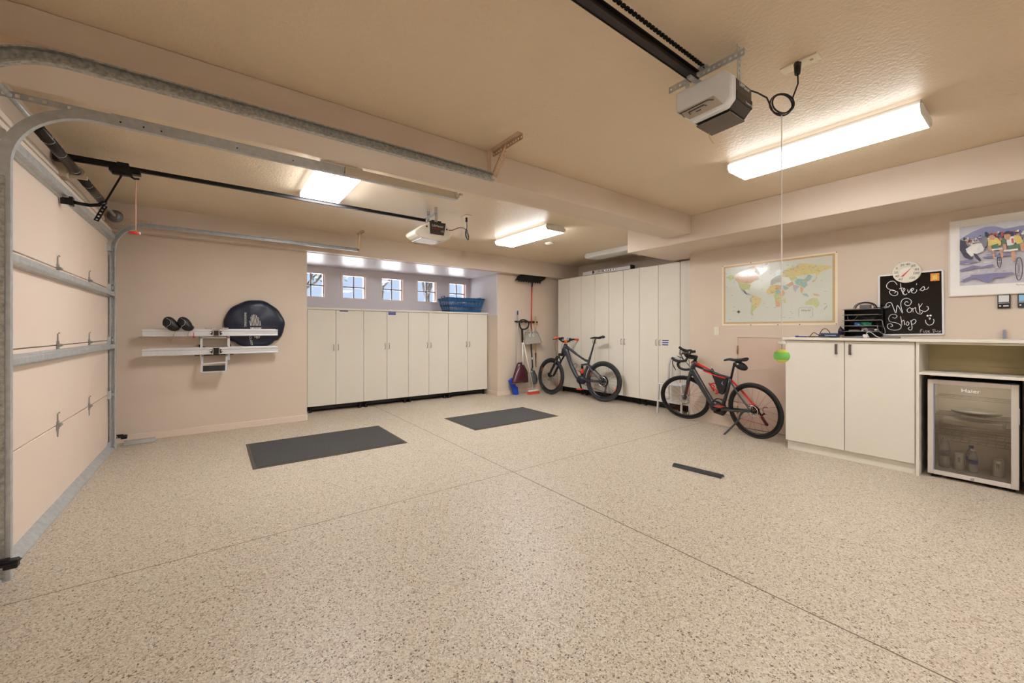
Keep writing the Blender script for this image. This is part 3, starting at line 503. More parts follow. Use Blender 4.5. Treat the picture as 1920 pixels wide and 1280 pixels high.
mb = MB(); pts = [(2.19, .93, 2.53), (2.24, .905, 2.52), (2.29, .88, 2.50)]
for i in range(0, 54):
    a = R_(200 + i * 17); rr = .058 + .005 * math.sin(i / 21 * 5); q = LC + U * rr * math.cos(a) + V3 * rr * .92 * math.sin(a) + Nn * (.010 * math.sin(i / 21 * 4)); pts.append(tuple(q))
pts += [(2.44, .815, 2.52), (2.47, .80, 2.60), (2.50, .812, 2.68)]
mb.tube(pts, .0040, 8); mb.tube([(2.497, .812, 2.665), (2.505, .814, 2.728)], [.013, .018], 10); mb.build('power_cord', blackp, t)
MB().box(2.425, 2.443, .81, .83, 2.452, 2.462).build('cable_tie', white, t)
t = thing('outlet', 'cream rectangular ceiling outlet with a black plug, right of the large opener', 'outlet', (2.526, .814, ZC))
MB().box(2.49, 2.562, .725, .895, ZC - .009, ZC).build('plate', cream, t, .003)
for x in (2.52, 2.53): MB().box(x, x + .002, .75, .765, ZC - .0102, ZC - .0088).build('socket_slot', blackp, t)
MB().tube([(2.13, 1.10, 2.372), (2.135, 1.10, 2.34), (2.15, 1.09, 2.31), (2.165, 1.085, 2.305)], .0016, 6).build('antenna_wire', mat('yellow_wire', (214, 180, 110), .5), bpy.data.objects['garage_door_opener.001'])
# parking ball on a string
t = thing('hanging_ball', 'green and yellow tennis ball hanging on a long white string', 'ball', (2.385, .846, 1.166))
MB().tube([(2.385, .846, 2.425), (2.385, .846, 1.23)], .0026, 6).build('string', mat('white_string', (248, 246, 242), .7), t)
MB().lathe([(.0, .012), (.013, .010), (.022, .0), (.022, -.003), (.012, -.006), (0, -.006)], Matrix.Translation((2.385, .846, 1.232)), 20).build('washer', white, t)
MB().tube([(2.385, .846, 1.226), (2.385, .846, 1.2)], .0025, 6).build('eye_screw', galv, t)
felt = mat('green_felt', (140, 224, 112), .9, bump=.5, bscale=600); felt2 = mat('yellow_felt', (228, 226, 110), .9, bump=.5, bscale=600)
b = MB(); b.ell((2.385, .846, 1.166), .0365, .0365, .0355, 28, 16); o = b.build('ball', [felt, felt2], t)
for p in o.data.polygons:
    if abs(p.center.z + .004 * p.center.x) > .017: p.material_index = 1
# ---------------------------------------------------------------- cabinets under the windows
def handle_v(parent, p, L, out, m=nickel, r=.0045, so=.028):
    p = Vector(p); out = Vector(out); return MB().tube([p + Vector((0, 0, L / 2)), p + Vector((0, 0, L / 2 - .008)) + out * so * .8, p + Vector((0, 0, L / 3)) + out * so, p - Vector((0, 0, L / 3)) + out * so, p - Vector((0, 0, L / 2 - .008)) + out * so * .8, p - Vector((0, 0, L / 2))], r, 8).build('handle', m, parent)
bluetape = mat('blue_tape', (38, 60, 150), .6)
YC = 6.90; xs = [1.155, 1.573, 2.012, 2.408, 2.799, 3.193, 3.594, 4.022, 4.485]; ZT = 1.628
labs = ['first cream cabinet at the left end of the window row, with thin blue tape', 'second cream cabinet from the left under the windows, with a blue tape label', 'third cream cabinet from the left under the windows', 'rightmost cream cabinet of the window row, below the blue basket']
for i in range(4):
    a, m_, b = xs[2 * i], xs[2 * i + 1], xs[2 * i + 2]
    t = thing('storage_cabinet', labs[i], 'cabinet', ((a + b) / 2, YC + .3, 0), group='cabinets under the windows')
    bx('carcass', a + .001, b - .001, YC + .02, YW - .02 if 0 else 7.5, .105, ZT, melam, t)
    for k, (p, q) in enumerate(((a, m_), (m_, b))):
        d = bx('door', p + .003, q - .003, YC, YC + .018, .105, ZT - .004, melam, t, .0015)
        handle_v(d, ((q - .035) if k == 0 else (p + .035), YC, 1.025), .10, (0, -1, 0))
    for xx in (a + .05, b - .05):
        MB().lathe([(.028, 0), (.028, .01), (.016, .014), (.016, .105)], Matrix.Translation((xx, YC + .06, 0)), 14).build('leg', blackp, t)
    bx('plinth', a + .001, b - .001, YC + .12, YC + .13, .03, .105, blackp, t)
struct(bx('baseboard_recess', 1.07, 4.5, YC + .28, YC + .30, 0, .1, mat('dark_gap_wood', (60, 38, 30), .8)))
t = tag(bx('cabinet_top', 1.07, 4.498, YC - .02, YW, ZT, ZT + .03, melam, bevel=.003), 'long cream shelf board on top of the window cabinets', 'shelf')
tp = tag(bx('tape_label', 1.63, 1.76, YC - .0012, YC - .0002, ZT - .022, ZT - .006, bluetape), 'thin blue tape strip at the top of the leftmost cabinet', 'tape', 'blue tape labels')
t = MB(); t.box(2.43, 2.565, YC - .0012, YC - .0002, ZT - .022, ZT - .006); t.box(2.43, 2.565, YC - .0012, YC - .0002, ZT - .058, ZT - .028); tag(t.build('tape_label', bluetape), 'thicker blue tape strips at the top of the second cabinet from the left', 'tape', 'blue tape labels')
# basket
bm_ = mat('blue_plastic', (30, 88, 138), .4, noise=.1)
t = thing('laundry_basket', 'blue perforated plastic basket on the cabinet top at the right window', 'basket', (4.03, 7.15, ZT + .03))
zb, zt = ZT + .032, 1.935; B0 = (3.70, 4.38, 7.02, 7.34); B1 = (3.625, 4.455, 6.96, 7.40)
def lerp(a, b, k): return a + (b - a) * k
mb = MB()
def ringp(k):
    x0, x1, y0, y1 = [lerp(p, q, k) for p, q in zip(B0, B1)]; return x0, x1, y0, y1, lerp(zb, zt, k)
for k0, k1 in ((0, .16), (.44, .52), (.84, 1.0)):
    a = ringp(k0); b = ringp(k1)
    for (p, q, r, s_) in (((a[0], a[2], a[4]), (a[1], a[2], a[4]), (b[1], b[2], b[4]), (b[0], b[2], b[4])), ((a[0], a[3], a[4]), (a[1], a[3], a[4]), (b[1], b[3], b[4]), (b[0], b[3], b[4])), ((a[0], a[2], a[4]), (a[0], a[3], a[4]), (b[0], b[3], b[4]), (b[0], b[2], b[4])), ((a[1], a[2], a[4]), (a[1], a[3], a[4]), (b[1], b[3], b[4]), (b[1], b[2], b[4]))):
        mb.prism([p, q, r, s_], (0, .003, 0))
for i in range(27):
    f = i / 26
    for (yi0, yi1) in ((B0[2], B1[2]), (B0[3], B1[3])):
        mb.bar((lerp(B0[0], B0[1], f), yi0, zb), (lerp(B1[0], B1[1], f), yi1, zt), .012, .003, up=(0, 1, 0))
for i in range(12):
    f = i / 11
    for (xi0, xi1) in ((B0[0], B1[0]), (B0[1], B1[1])):
        mb.bar((xi0, lerp(B0[2], B0[3], f), zb), (xi1, lerp(B1[2], B1[3], f), zt), .012, .003, up=(1, 0, 0))
mb.box(B0[0], B0[1], B0[2], B0[3], zb, zb + .004); mb.build('body', bm_, t)
x0, x1, y0, y1 = B1
MB().tube([(x0, y0, zt), (x1, y0, zt), (x1, y1, zt), (x0, y1, zt)], .009, 8, closed=True).build('rim', bm_, t)
for xx in (x0, x1): MB().tube([(xx, 7.10, zt), (xx, 7.12, zt + .035), (xx, 7.24, zt + .035), (xx, 7.26, zt)], .01, 8).build('handle', bm_, t)
# ---------------------------------------------------------------- tall cabinets
XC = 5.92; ys = [6.324, 5.988, 5.649, 5.288, 4.95, 4.616, 4.273, 3.906, 3.517]; Z0, Z1 = .12, 2.385
labs = ['tall cream cabinet in the back corner, behind the front wheel of the mountain bike', 'tall cream cabinet behind the mountain bike frame and saddle', 'tall cream cabinet behind the rear wheel of the mountain bike', 'tall cream cabinet with blue tape, behind the step stool']
for i in range(4):
    a, m_, b = ys[2 * i], ys[2 * i + 1], ys[2 * i + 2]
    t = thing('tall_cabinet', labs[i], 'cabinet', (XC + .3, (a + b) / 2, 0), group='tall cabinets along the right wall')
    bx('carcass', XC + .02, 6.5, b + .001, a - .001, Z0, Z1, melam, t)
    for k, (p, q) in enumerate(((a, m_), (m_, b))):
        d = bx('door', XC, XC + .018, q + .003, p - .003, Z0, Z1 - .003, melam, t, .0015)
        handle_v(d, (XC, (q + .035) if k == 0 else (p - .035), 1.095), .10, (-1, 0, 0))
    for yy in (a - .06, b + .06): MB().lathe([(.028, 0), (.028, .01), (.016, .014), (.016, Z0)], Matrix.Translation((XC + .1, yy, 0)), 14).build('leg', blackp, t)
    bx('plinth', XC + .16, XC + .17, b + .001, a - .001, .0, Z0, blackp, t)
tag(bx('filler_panel', XC + .005, XC + .023, 3.17, 3.512, .12, 2.39, melam), 'narrow cream filler panel between the last tall cabinet and the wall corner', 'panel')
t = MB()
for k, w_ in enumerate((.115, .11, .105)): t.box(XC - .0014, XC - .0003, 3.83 - w_, 3.83, 1.125 - k * .036, 1.143 - k * .036)
tag(t.build('tape_label', bluetape), 'three short blue tape strips beside a tall cabinet handle', 'tape', 'blue tape labels')
# folded aluminium ladder lying on the tall cabinets
t = thing('folded_ladder', 'folded aluminium ladder lying on top of the tall cabinets', 'ladder', (6.0, 5.05, Z1))
mb = MB(); mb.box(5.935, 6.05, 4.47, 5.62, 2.392, 2.405); mb.box(5.935, 5.945, 4.47, 5.62, 2.405, 2.415); mb.box(5.935, 5.945, 4.47, 4.86, 2.452, 2.462); mb.box(5.935, 6.05, 4.47, 5.62, 2.452, 2.464); mb.box(5.938, 6.04, 4.47, 4.80, 2.405, 2.452); mb.box(5.938, 6.04, 5.36, 5.62, 2.405, 2.452); mb.box(5.955, 6.04, 4.8, 5.36, 2.405, 2.452); mb.build('side_rail', alu, t, .002)
for k in range(5): MB().box(5.932, 5.955, 4.83 + k * .055, 4.86 + k * .055, 2.41, 2.45).build('rung', chrome, t, .003)
mb = MB(); mb.box(5.928, 6.05, 4.462, 4.475, 2.39, 2.466); mb.box(5.93, 5.955, 5.34, 5.36, 2.395, 2.46); mb.build('end_cap', blackp, t)
for yy in (5.12, 5.20): MB().tube([(5.925, yy, 2.432), (5.955, yy, 2.432)], .024, 14).build('hinge', chrome, t)
# ---------------------------------------------------------------- workbench
CX = 5.06
t = thing('workbench_cabinet', 'cream two-door base cabinet left of the mini fridge', 'cabinet', (CX + .25, 1.25, 0))
bx('carcass', CX + .02, 5.56, .735, 1.765, .095, 1.195, melam, t)
d = bx('door', CX, CX + .018, 1.246, 1.755, .098, 1.19, melam, t, .0015)
def sq_handle(parent, y, z):
    MB().box(CX - .028, CX - .02, y - .010, y + .010, z - .052, z + .052).box(CX - .022, CX, y - .008, y + .008, z + .036, z + .05).box(CX - .022, CX, y - .008, y + .008, z - .05, z - .036).build('handle', mat('dark_nickel', (112, 104, 98), .35, .7), parent, .002)
sq_handle(d, 1.305, 1.11)
d = bx('door', CX, CX + .018, .742, 1.24, .098, 1.19, melam, t, .0015); sq_handle(d, 1.195, 1.11)
bx('plinth', CX + .03, CX + .045, .735, 1.745, 0, .095, melam, t)
t = tag(bx('worktop', CX - .03, 5.58, -.9, 1.79, 1.197, 1.223, melam, bevel=.003), 'long cream worktop over the base cabinet and the fridge bay', 'worktop')
t = thing('open_shelf_unit', 'cream open bay above and around the mini fridge', 'cabinet', (5.3, .4, 0))
bx('side_panel', CX - .005, 5.56, .712, .733, 0, 1.197, melam, t, .0015); bx('side_panel', CX - .005, 5.56, .100, .121, 0, 1.197, melam, t, .0015)
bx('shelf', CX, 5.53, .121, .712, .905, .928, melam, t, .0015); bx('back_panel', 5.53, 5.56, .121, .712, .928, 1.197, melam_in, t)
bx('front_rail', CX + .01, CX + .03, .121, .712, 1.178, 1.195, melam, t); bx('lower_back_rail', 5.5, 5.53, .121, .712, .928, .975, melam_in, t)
# ---------------------------------------------------------------- mini fridge
FX = 5.12
t = thing('mini_fridge', 'black beverage fridge with a silver glass door under the worktop', 'fridge', (FX + .2, .41, 0))
mb = MB(); mb.box(FX + .045, 5.52, .155, .172, .03, .868); mb.box(FX + .045, 5.52, .648, .665, .03, .868); mb.box(FX + .045, 5.52, .172, .648, .85, .868); mb.box(FX + .045, 5.52, .172, .648, .03, .06); mb.box(5.50, 5.52, .172, .648, .06, .85); mb.build('body', blackp, t, .003)
inn = mat('fridge_inside', (236, 230, 220), .5, noise=.05)
mb = MB(); mb.box(FX + .05, 5.50, .172, .178, .06, .85); mb.box(FX + .05, 5.50, .642, .648, .06, .85); mb.box(FX + .05, 5.5, .178, .642, .844, .85); mb.box(FX + .05, 5.5, .178, .642, .06, .066); mb.box(5.492, 5.5, .178, .642, .066, .844); mb.build('liner', inn, t)
silver = mat('silver_door_frame', (212, 204, 198), .35, .25)
y0, y1, z0, z1 = .160, .668, .03, .865
mb = MB(); mb.box(FX, FX + .042, y0, y0 + .040, z0, z1); mb.box(FX, FX + .042, y1 - .036, y1, z0, z1); mb.box(FX, FX + .042, y0 + .04, y1 - .036, z1 - .038, z1); mb.box(FX, FX + .042, y0 + .04, y1 - .036, z0, z0 + .038)
dr = mb.build('door', silver, t, .003)
bx('interior_fill_strip', FX + .08, FX + .11, .20, .62, .838, .844, mat('fridge_fill_glow', (250, 246, 236), .4, emit=(1, .96, .88), es=5.0), t)  # glowing strip added to brighten the fridge contents, no known lamp
gg = glassmat('tinted_glass', (240, 236, 230), 1.55)
g = bx('glass', FX + .014, FX + .018, y0 + .04, y1 - .036, z0 + .038, z1 - .038, gg, dr)
mb = MB(); gi = .004
mb.box(FX + .005, FX + .035, y1 - .043, y1 - .036, z0 + .038, z1 - .038); mb.build('gasket', mat('blue_grey_gasket', (128, 134, 160), .5), dr)
MB().box(FX - .012, FX, y0 - .004, y0 + .004, .55, .68).build('handle', silver, dr, .003)
MB().lathe([(.012, 0), (.012, .006), (.006, .008)], Matrix.Translation((FX, .405, .048)) @ Matrix.Rotation(-PI / 2, 4, 'Y'), 14).build('lock', chrome, dr)
text('lettering', 'Haier', .042, WR(FX + .009, .415, .785), mat('bright_white_print', (252, 252, 252), .4), dr, .0006, sx=1.15)
for (xx, yy) in ((FX + .06, .2), (FX + .06, .63)): MB().lathe([(.022, 0), (.022, .02), (.012, .03)], Matrix.Translation((xx, yy, 0)), 12).build('foot', blackp, t)
MB().box(FX + .0, FX + .04, .17, .22, .868, .876).build('top_hinge', blackp, t)
wire = mat('shelf_wire', (206, 200, 190), .3, .6)
for z in (.705, .552, .452, .385, .33):
    mb = MB(); n = 22 if z == .552 else 10
    mb.tube([(5.20, .182, z), (5.20, .638, z)], .0028, 6); mb.tube([(5.46, .182, z), (5.46, .638, z)], .0028, 6); mb.tube([(5.33, .182, z), (5.33, .638, z)], .002, 6)
    for k in range(n): yy = .19 + .44 * k / (n - 1); mb.tube([(5.20, yy, z), (5.47, yy, z)], .0016, 5)
    mb.build('wire_shelf', wire, t)
clear = mat('clear_plastic', (226, 228, 232), .12, alpha=.38)
tag(MB().box(5.24, 5.46, .24, .60, .457, .515).build('food_container', mat('pale_tub', (200, 196, 186), .4), bevel=.012), 'pale flat tub below the wire shelf that carries the domed dish', 'container')
mb = MB(); mb.ell((5.33, .40, .586), .11, .15, .031, 24, 10); o = mb.build('covered_dish', mat('foil_grey', (176, 174, 164), .4, .3)); tag(o, 'domed grey covered dish on the middle fridge shelf', 'dish')
def bottle(x, y, s, h, label, cap, lab=(90, 96, 160), name='water_bottle'):
    t = thing(name, label, 'bottle', (x, y, .066)); M = Matrix.Translation((x, y, .066))
    MB().lathe([(0, 0), (s * .9, 0), (s, .008), (s, h * .25), (s * .93, h * .3), (s, h * .35), (s, h * .62), (s * .8, h * .76), (s * .42, h * .88), (s * .38, h * .93)], M, 20).build('bottle_body', clear, t)
    MB().lathe([(s * .45, h * .93), (s * .45, h), (0, h)], M, 14).build('cap', cap, t)
    MB().lathe([(s * 1.01, h * .37), (s * 1.01, h * .55)], M, 20).build('bottle_label', mat('bottle_label_%d' % lab[0], lab, .4), t)
capb = mat('blue_cap', (70, 100, 190), .4)
bottle(5.30, .585, .036, .285, 'large clear bottle with a white cap at the left in the fridge', white, (150, 152, 164))
bottle(5.30, .415, .031, .20, 'front one of two short water bottles, with a white cap', white)
bottle(5.37, .43, .033, .215, 'short water bottle with a blue cap behind another bottle', capb)
def can(x, y, label):
    t = thing('drink_can', label, 'can', (x, y, .066), group='white cans in the fridge'); M = Matrix.Translation((x, y, .066))
    MB().lathe([(0, .004), (.025, 0), (.033, .01), (.033, .135), (.026, .15)], M, 22).build('can_body', mat('white_can', (226, 226, 222), .3, .2, noise=.1), t)
    MB().lathe([(.026, .15), (.027, .156), (.024, .154), (0, .151)], M, 22).build('lid', alu, t)
    mb = MB()
    for k in range(3): mb.tube([(x - .0335, y + .006 - k * .006, .066 + .115), (x - .0337, y + .004 - k * .005, .066 + .07)], .0015, 5)
    mb.build('claw_mark', mat('can_print', (90, 90, 92), .5), t)
can(5.31, .495, 'white can left of the water bottles in the fridge'); can(5.31, .275, 'white can standing alone at the right in the fridge')
# ---------------------------------------------------------------- floor things
def matrug(x0, x1, y0, y1, label, skew=0):
    t = thing('floor_mat', label, 'mat', ((x0 + x1) / 2, (y0 + y1) / 2, 0), (0, 0, skew), group='dark floor mats')
    cx, cy = (x0 + x1) / 2, (y0 + y1) / 2; M = Matrix.Translation((cx, cy, 0)) @ Matrix.Rotation(skew, 4, 'Z'); w, h = (x1 - x0) / 2, (y1 - y0) / 2
    o = MB(M).box(-w, w, -h, h, .0005, .006).build('backing', mat('mat_edge', (84, 74, 64), .8), t, .002)
    MB(M).box(-w + .03, w - .03, -h + .03, h - .03, .006, .010).build('pile', mat('charcoal_pile', (72, 71, 70), .95, noise=.9, nscale=110, bump=1.0, bscale=140), t)
matrug(.285, 1.79, 4.44, 5.464, 'dark grey floor mat nearer the garage door'); matrug(2.715, 4.18, 4.46, 5.335, 'dark grey floor mat nearer the mountain bike')
t = thing('threshold_strip', 'short black ribbed rubber strip lying on the floor', 'strip', (3.55, 1.96, 0), (0, 0, 0))
a = Vector((3.545, 2.168, 0)); b = Vector((3.60, 1.735, 0)); d = (b - a).normalized(); r = Vector((d.y, -d.x, 0)) * -1
MB().prism([a + r * x + Vector((0, 0, z)) for x, z in ((-.042, .001), (-.028, .020), (-.012, .026), (.012, .026), (.028, .020), (.042, .001), (.03, .001), (.02, .012), (-.02, .012), (-.03, .001))], b - a).build('ramp_profile', mat('black_rubber_strip', (44, 44, 46), .45, noise=.3), t)
t = thing('metal_tray', 'small grey metal cover lying by the wall near the far track', 'cover', (-.70, 6.27, 0))
MB().prism([(-.83, 6.22, .002), (-.83, 6.30, .002), (-.83, 6.30, .045), (-.82, 6.24, .045)], (.27, .0, 0)).build('cover_shell', mat('grey_cover_metal', (176, 176, 172), .4, .5), t, .004)
tag(MB().lathe([(.05, 0), (.05, .004)], Matrix.Translation((-.47, 6.37, .045)) @ Matrix.Rotation(PI / 2, 4, 'X'), 4).build('wall_vent', cream), 'tiny cream clip on the baseboard beside the grey cover', 'clip') if 0 else None
# step stool
t = thing('step_stool', 'aluminium step stool with a back loop behind the road bike front wheel', 'stool', (5.73, 3.48, 0))
ax0, ax1, ay0, ay1 = 5.59, 5.87, 3.30, 3.70
for (xx, yy) in ((ax0, ay1), (ax0, ay0), (ax1 - .01, ay1 - .02), (ax1 - .01, ay0 + .02)): MB().bar((xx, yy, 0), (xx + .02 * (1 if xx == ax0 else -1), yy - .01 * (1 if yy > 3.5 else -1), .46), .026, .026).build('leg', alu, t, .003)
bx('seat', ax0 + .0, ax1 + .0, ay0, ay1, .455, .478, alu, t, .006); bx('lower_step', ax0 - .035, ax0 + .15, ay0 + .01, ay1 - .01, .195, .215, alu, t, .004)
yA, yB, zz = ay0 + .03, ay1 - .03, .88
MB().tube([(ax1 - .02, yB, .46), (ax1 - .01, yB, .75), (ax1 - .005, yB - .02, .84), (ax1 - .005, yB - .07, zz), (ax1 - .005, yA + .07, zz), (ax1 - .005, yA + .02, .84), (ax1 - .01, yA, .75), (ax1 - .02, yA, .46)], .016, 10).build('back_loop', alu, t)
for k in range(3): MB().bar((ax1 - .02, lerp(yA, yB, (k + 1) / 4), .47), (ax1 - .005, lerp(yA, yB, (k + 1) / 4), zz), .022, .006, up=(1, 0, 0)).build('back_slat', alu, t)
mb = MB(); mb.bar((ax0 + .01, ay1 - .01, .2), (ax1, ay1 - .03, .2), .018, .018); mb.bar((ax0 + .01, ay0 + .01, .2), (ax1, ay0 + .03, .2), .018, .018); mb.build('brace', alu, t)
# ---------------------------------------------------------------- bicycles (local frame: x forward, y left, z up, origin under the rear axle)
def rotx(center, ang=0):  # axis along y
    return Matrix.Translation(center) @ Matrix.Rotation(-PI / 2, 4, 'X')
def wheel(root, M, c, R, tr, rimw, tire_m, rim_m, spoke_m, nsp, rotor_r, rotor_side, name='wheel', tread=False):
    A = M @ rotx(c)
    prof = [(R - 2 * tr - .030, -.006), (R - 2 * tr - .002, -rimw), (R - 2 * tr + .008, -rimw), (R - 2 * tr + .003, 0), (R - 2 * tr + .008, rimw), (R - 2 * tr - .002, rimw), (R - 2 * tr - .030, .006)]
    w = MB().lathe(prof, A, 56, closed=True).build(name, rim_m, root)
    tp = [(R - tr + tr * math.cos(R_(a)), tr * 1.02 * math.sin(R_(a))) for a in range(0, 360, 30)]
    ti = MB(); ti.lathe(tp, A, 64, closed=True)
    if tread:
        for k in range(60):
            a = 2 * PI * k / 60
            for s_ in (-.6, 0, .6):
                q = A @ Vector(((R - .001 - abs(s_) * tr * .45) * math.cos(a + s_ * .05), (R - .001 - abs(s_) * tr * .45) * math.sin(a + s_ * .05), s_ * tr)); ti.ell(q, .007, .007, .004, 4, 3)
    ti.build('tyre', tire_m, w)
    h = MB(); h.lathe([(0, -.05), (.012, -.05), (.012, -.035), (.026, -.032), (.026, -.026), (.014, -.022), (.014, .022), (.026, .026), (.026, .032), (.012, .035), (.012, .05), (0, .05)], A, 16); h.build('hub', blackp, w)
    sp = MB()
    for k in range(nsp):
        a = 2 * PI * k / nsp; s_ = 1 if k % 2 else -1; off = .55 * (1 if (k // 2) % 2 else -1)
        sp.tube([A @ Vector((.024 * math.cos(a + off * 2.2), .024 * math.sin(a + off * 2.2), .028 * s_)), A @ Vector(((R - 2 * tr - .02) * math.cos(a), (R - 2 * tr - .02) * math.sin(a), 0))], .0013, 4)
    sp.build('spokes', spoke_m, w)
    ro = MB(); B = A @ Matrix.Translation((0, 0, rotor_side))
    ro.lathe([(rotor_r - .014, -.001), (rotor_r, -.001), (rotor_r, .001), (rotor_r - .014, .001)], B, 40, closed=True)
    for k in range(6):
        a = k * PI / 3; ro.tube([B @ Vector((.018 * math.cos(a), .018 * math.sin(a), 0)), B @ Vector(((rotor_r - .01) * math.cos(a + .5), (rotor_r - .01) * math.sin(a + .5), 0))], .003, 4)
    ro.build('brake_rotor', chrome, w)
    return w
def cassette(root, M, c, r0, r1, n, m):
    mb = MB(); B = M @ rotx(c)
    for k in range(n):
        r = r0 + (r1 - r0) * k / (n - 1); z = .018 + k * .0035 - n * .0035
        mb.lathe([(r - .008, z - .0008), (r, z - .0008), (r, z + .0008), (r - .008, z + .0008)], B, 28, closed=True)
        for q in range(5):
            a = q * 2 * PI / 5; mb.tube([B @ Vector((.014 * math.cos(a), .014 * math.sin(a), z)), B @ Vector((r * math.cos(a), r * math.sin(a), z))], .002, 4)
    return mb.build('cassette', m, root)
def steer(hb, ht, ang):
    ax = (Vector(ht) - Vector(hb)).normalized(); return Matrix.Translation(hb) @ Matrix.Rotation(ang, 4, ax) @ Matrix.Translation(-Vector(hb))
def spl(pts, n=6):
    P = [Vector(p) for p in pts]; out = []
    for i in range(len(P) - 1):
        p0 = P[max(0, i - 1)]; p1 = P[i]; p2 = P[i + 1]; p3 = P[min(len(P) - 1, i + 2)]
        for k in range(n):
            t_ = k / n; out.append(.5 * ((2 * p1) + (p2 - p0) * t_ + (2 * p0 - 5 * p1 + 4 * p2 - p3) * t_ ** 2 + (3 * p1 - p0 - 3 * p2 + p3) * t_ ** 3))
    out.append(P[-1]); return out
# ---- red and grey electric road bike
def road_bike():
    t = thing('road_bicycle', 'grey and red drop-bar electric road bicycle on its kickstand beside the workbench', 'bicycle', (5.245, 2.13, 0), (R_(-6), 0, R_(79.48)))
    M = wm(t); WB = 1.055; R = .338; st = R_(30)
    hb = (.905, 0, .66); ht = (.792, 0, .90); S = M @ steer(hb, ht, st)
    wheel(t, M, (0, 0, R), R, .0155, .011, rubber, blacksteel, mat('red_spoke', (176, 50, 44), .4, .3), 20, .07, .04, 'rear_wheel')
    wheel(t, S, (1.02, 0, R), R, .0155, .011, rubber, blacksteel, mat('red_spoke', (176, 50, 44), .4, .3), 20, .07, .04, 'front_wheel')
    fr = MB(M)
    fr.tube([(.862, 0, .735), (.79, 0, .885)], [.034, .028], 14)
    fr.tube(spl([(.85, 0, .76), (.76, 0, .62), (.65, 0, .45), (.56, 0, .32)]), [.044] * 6 + [.043] * 6 + [.041] * 7, 14, flat=.85)
    fr.tube([(.285, 0, .70), (.33, 0, .55), (.395, 0, .38), (.43, 0, .30)], [.019, .019, .022, .028], 12)
    fr.tube([(.80, 0, .83), (.62, 0, .775), (.42, 0, .72), (.285, 0, .70)], [.024, .02, .019, .019], 12, flat=.8)
    for s_ in (1, -1):
        if s_ == 1: fr.tube(spl([(.285, .012, .67), (.17, .045, .535), (.01, .062, R + .01)]), .0105, 10)
        fr.tube(spl([(.42, .03 * s_, .285), (.25, .05 * s_, .30), (.0, .062 * s_, R)]), [.02] * 3 + [.017] * 4 + [.013] * 6, 10)
    f = fr.build('frame', graphite, t)
    MB(M).tube(spl([(.285, -.012, .675), (.17, -.045, .54), (.01, -.062, R + .01)]), .0125, 10).tube([(.29, 0, .712), (.2, 0, .60), (.10, -.0, .48)], .001, 4).build('seat_stay', red, t)
    MB(M).tube([(.845, 0, .865), (.80, .0, .857), (.62, 0, .798), (.56, 0, .782)], [.022, .024, .014, .006], 12, flat=.75).tube([(.66, .014, .765), (.46, .018, .712), (.34, .018, .695)], .009, 8).build('red_top_stripe', red, f)
    mo = MB(M); mo.ell((.515, 0, .305), .085, .052, .072, 20, 12); mo.tube([(.515, -.06, .30), (.515, .06, .30)], .05, 20); mo.tube([(.53, 0, .25), (.43, 0, .235), (.38, 0, .29)], [.045, .045, .03], 12)
    mo = mo.build('motor', blackp, t)
    MB(M).tube([(.515, .06, .30), (.515, .066, .30)], .043, 22).build('motor_cover', mat('motor_badge', (44, 42, 52), .3), mo)
    ck = MB(M); ck.bar((.515, .075, .30), (.375, .082, .345), .014, .022); ck.bar((.515, -.07, .30), (.655, -.08, .25), .014, .022); ck.lathe([(.085, 0), (.098, 0), (.098, .003), (.085, .003)], M.inverted() @ M @ Matrix.Translation((.515, -.062, .30)) @ Matrix.Rotation(-PI / 2, 4, 'X'), 32, closed=True); ck.build('crank', blacksteel, t)
    pd = mat('red_pedal', (186, 66, 62), .4, noise=.2)
    MB(M).box(.33, .43, .085, .16, .338, .352).build('pedal', pd, t, .004); MB(M).box(.61, .70, -.16, -.085, .243, .257).build('pedal', pd, t, .004)
    MB(M).tube([(.278, 0, .69), (.215, 0, .90)], .0135, 12).build('seat_post', blackp, t)
    sd = MB(M); sd.tube(spl([(.345, 0, .925), (.28, 0, .945), (.20, 0, .94), (.10, 0, .955), (.06, 0, .945)]), [.012, .018, .02, .022, .022, .022, .024, .026, .028, .03, .033, .04, .045, .055, .06, .066, .068, .07, .072, .072, .072, .07, .066, .06, .05], 12, flat=1.0, upv=(0, 0, 1)) if 0 else None
    pts = spl([(.35, 0, .925), (.28, 0, .94), (.20, 0, .935), (.12, 0, .945), (.07, 0, .952)], 5); n = len(pts); rings = []
    for i, p in enumerate(pts):
        k = i / (n - 1); wd = .016 + .056 * max(0, (k - .25) / .75) ** 1.3 * (1 if k < .97 else .9); th = .012 + .012 * k
        rings.append([sd._v((p.x, wd * math.cos(2 * PI * q / 14), p.z + th * math.sin(2 * PI * q / 14))) for q in range(14)])
    for a, b in zip(rings, rings[1:]):
        for q in range(14): sd.f([a[q], a[(q + 1) % 14], b[(q + 1) % 14], b[q]], True)
    sd.f(rings[0][::-1]); sd.f(rings[-1]); sd.build('saddle', mat('black_saddle', (26, 26, 30), .45), t)
    sb = MB(M); sb.ell((.135, 0, .868), .085, .042, .050, 16, 10, fn=lambda q: Vector((q.x, q.y, q.z + q.x * .25))); sb.bar((.19, .0, .90), (.10, 0, .93), .05, .006); sb = sb.build('saddle_bag', mat('black_nylon', (24, 24, 28), .7, bump=.2), t)
    MB(M).ell((.15, .036, .895), .014, .003, .008, 10, 6).build('reflector', white, sb)
    fb = MB(M); fb.prism([(.545, -.022, .752), (.42, -.022, .712), (.315, -.022, .675), (.37, -.022, .52), (.405, -.022, .475), (.45, -.022, .49), (.50, -.022, .64)], (0, .044, 0))
    for xx in (.54,): fb.tube([(xx - .02, 0, .752), (xx + .0, .024, .775), (xx, 0, .80), (xx + .0, -.024, .775)], .007, 6, closed=True)
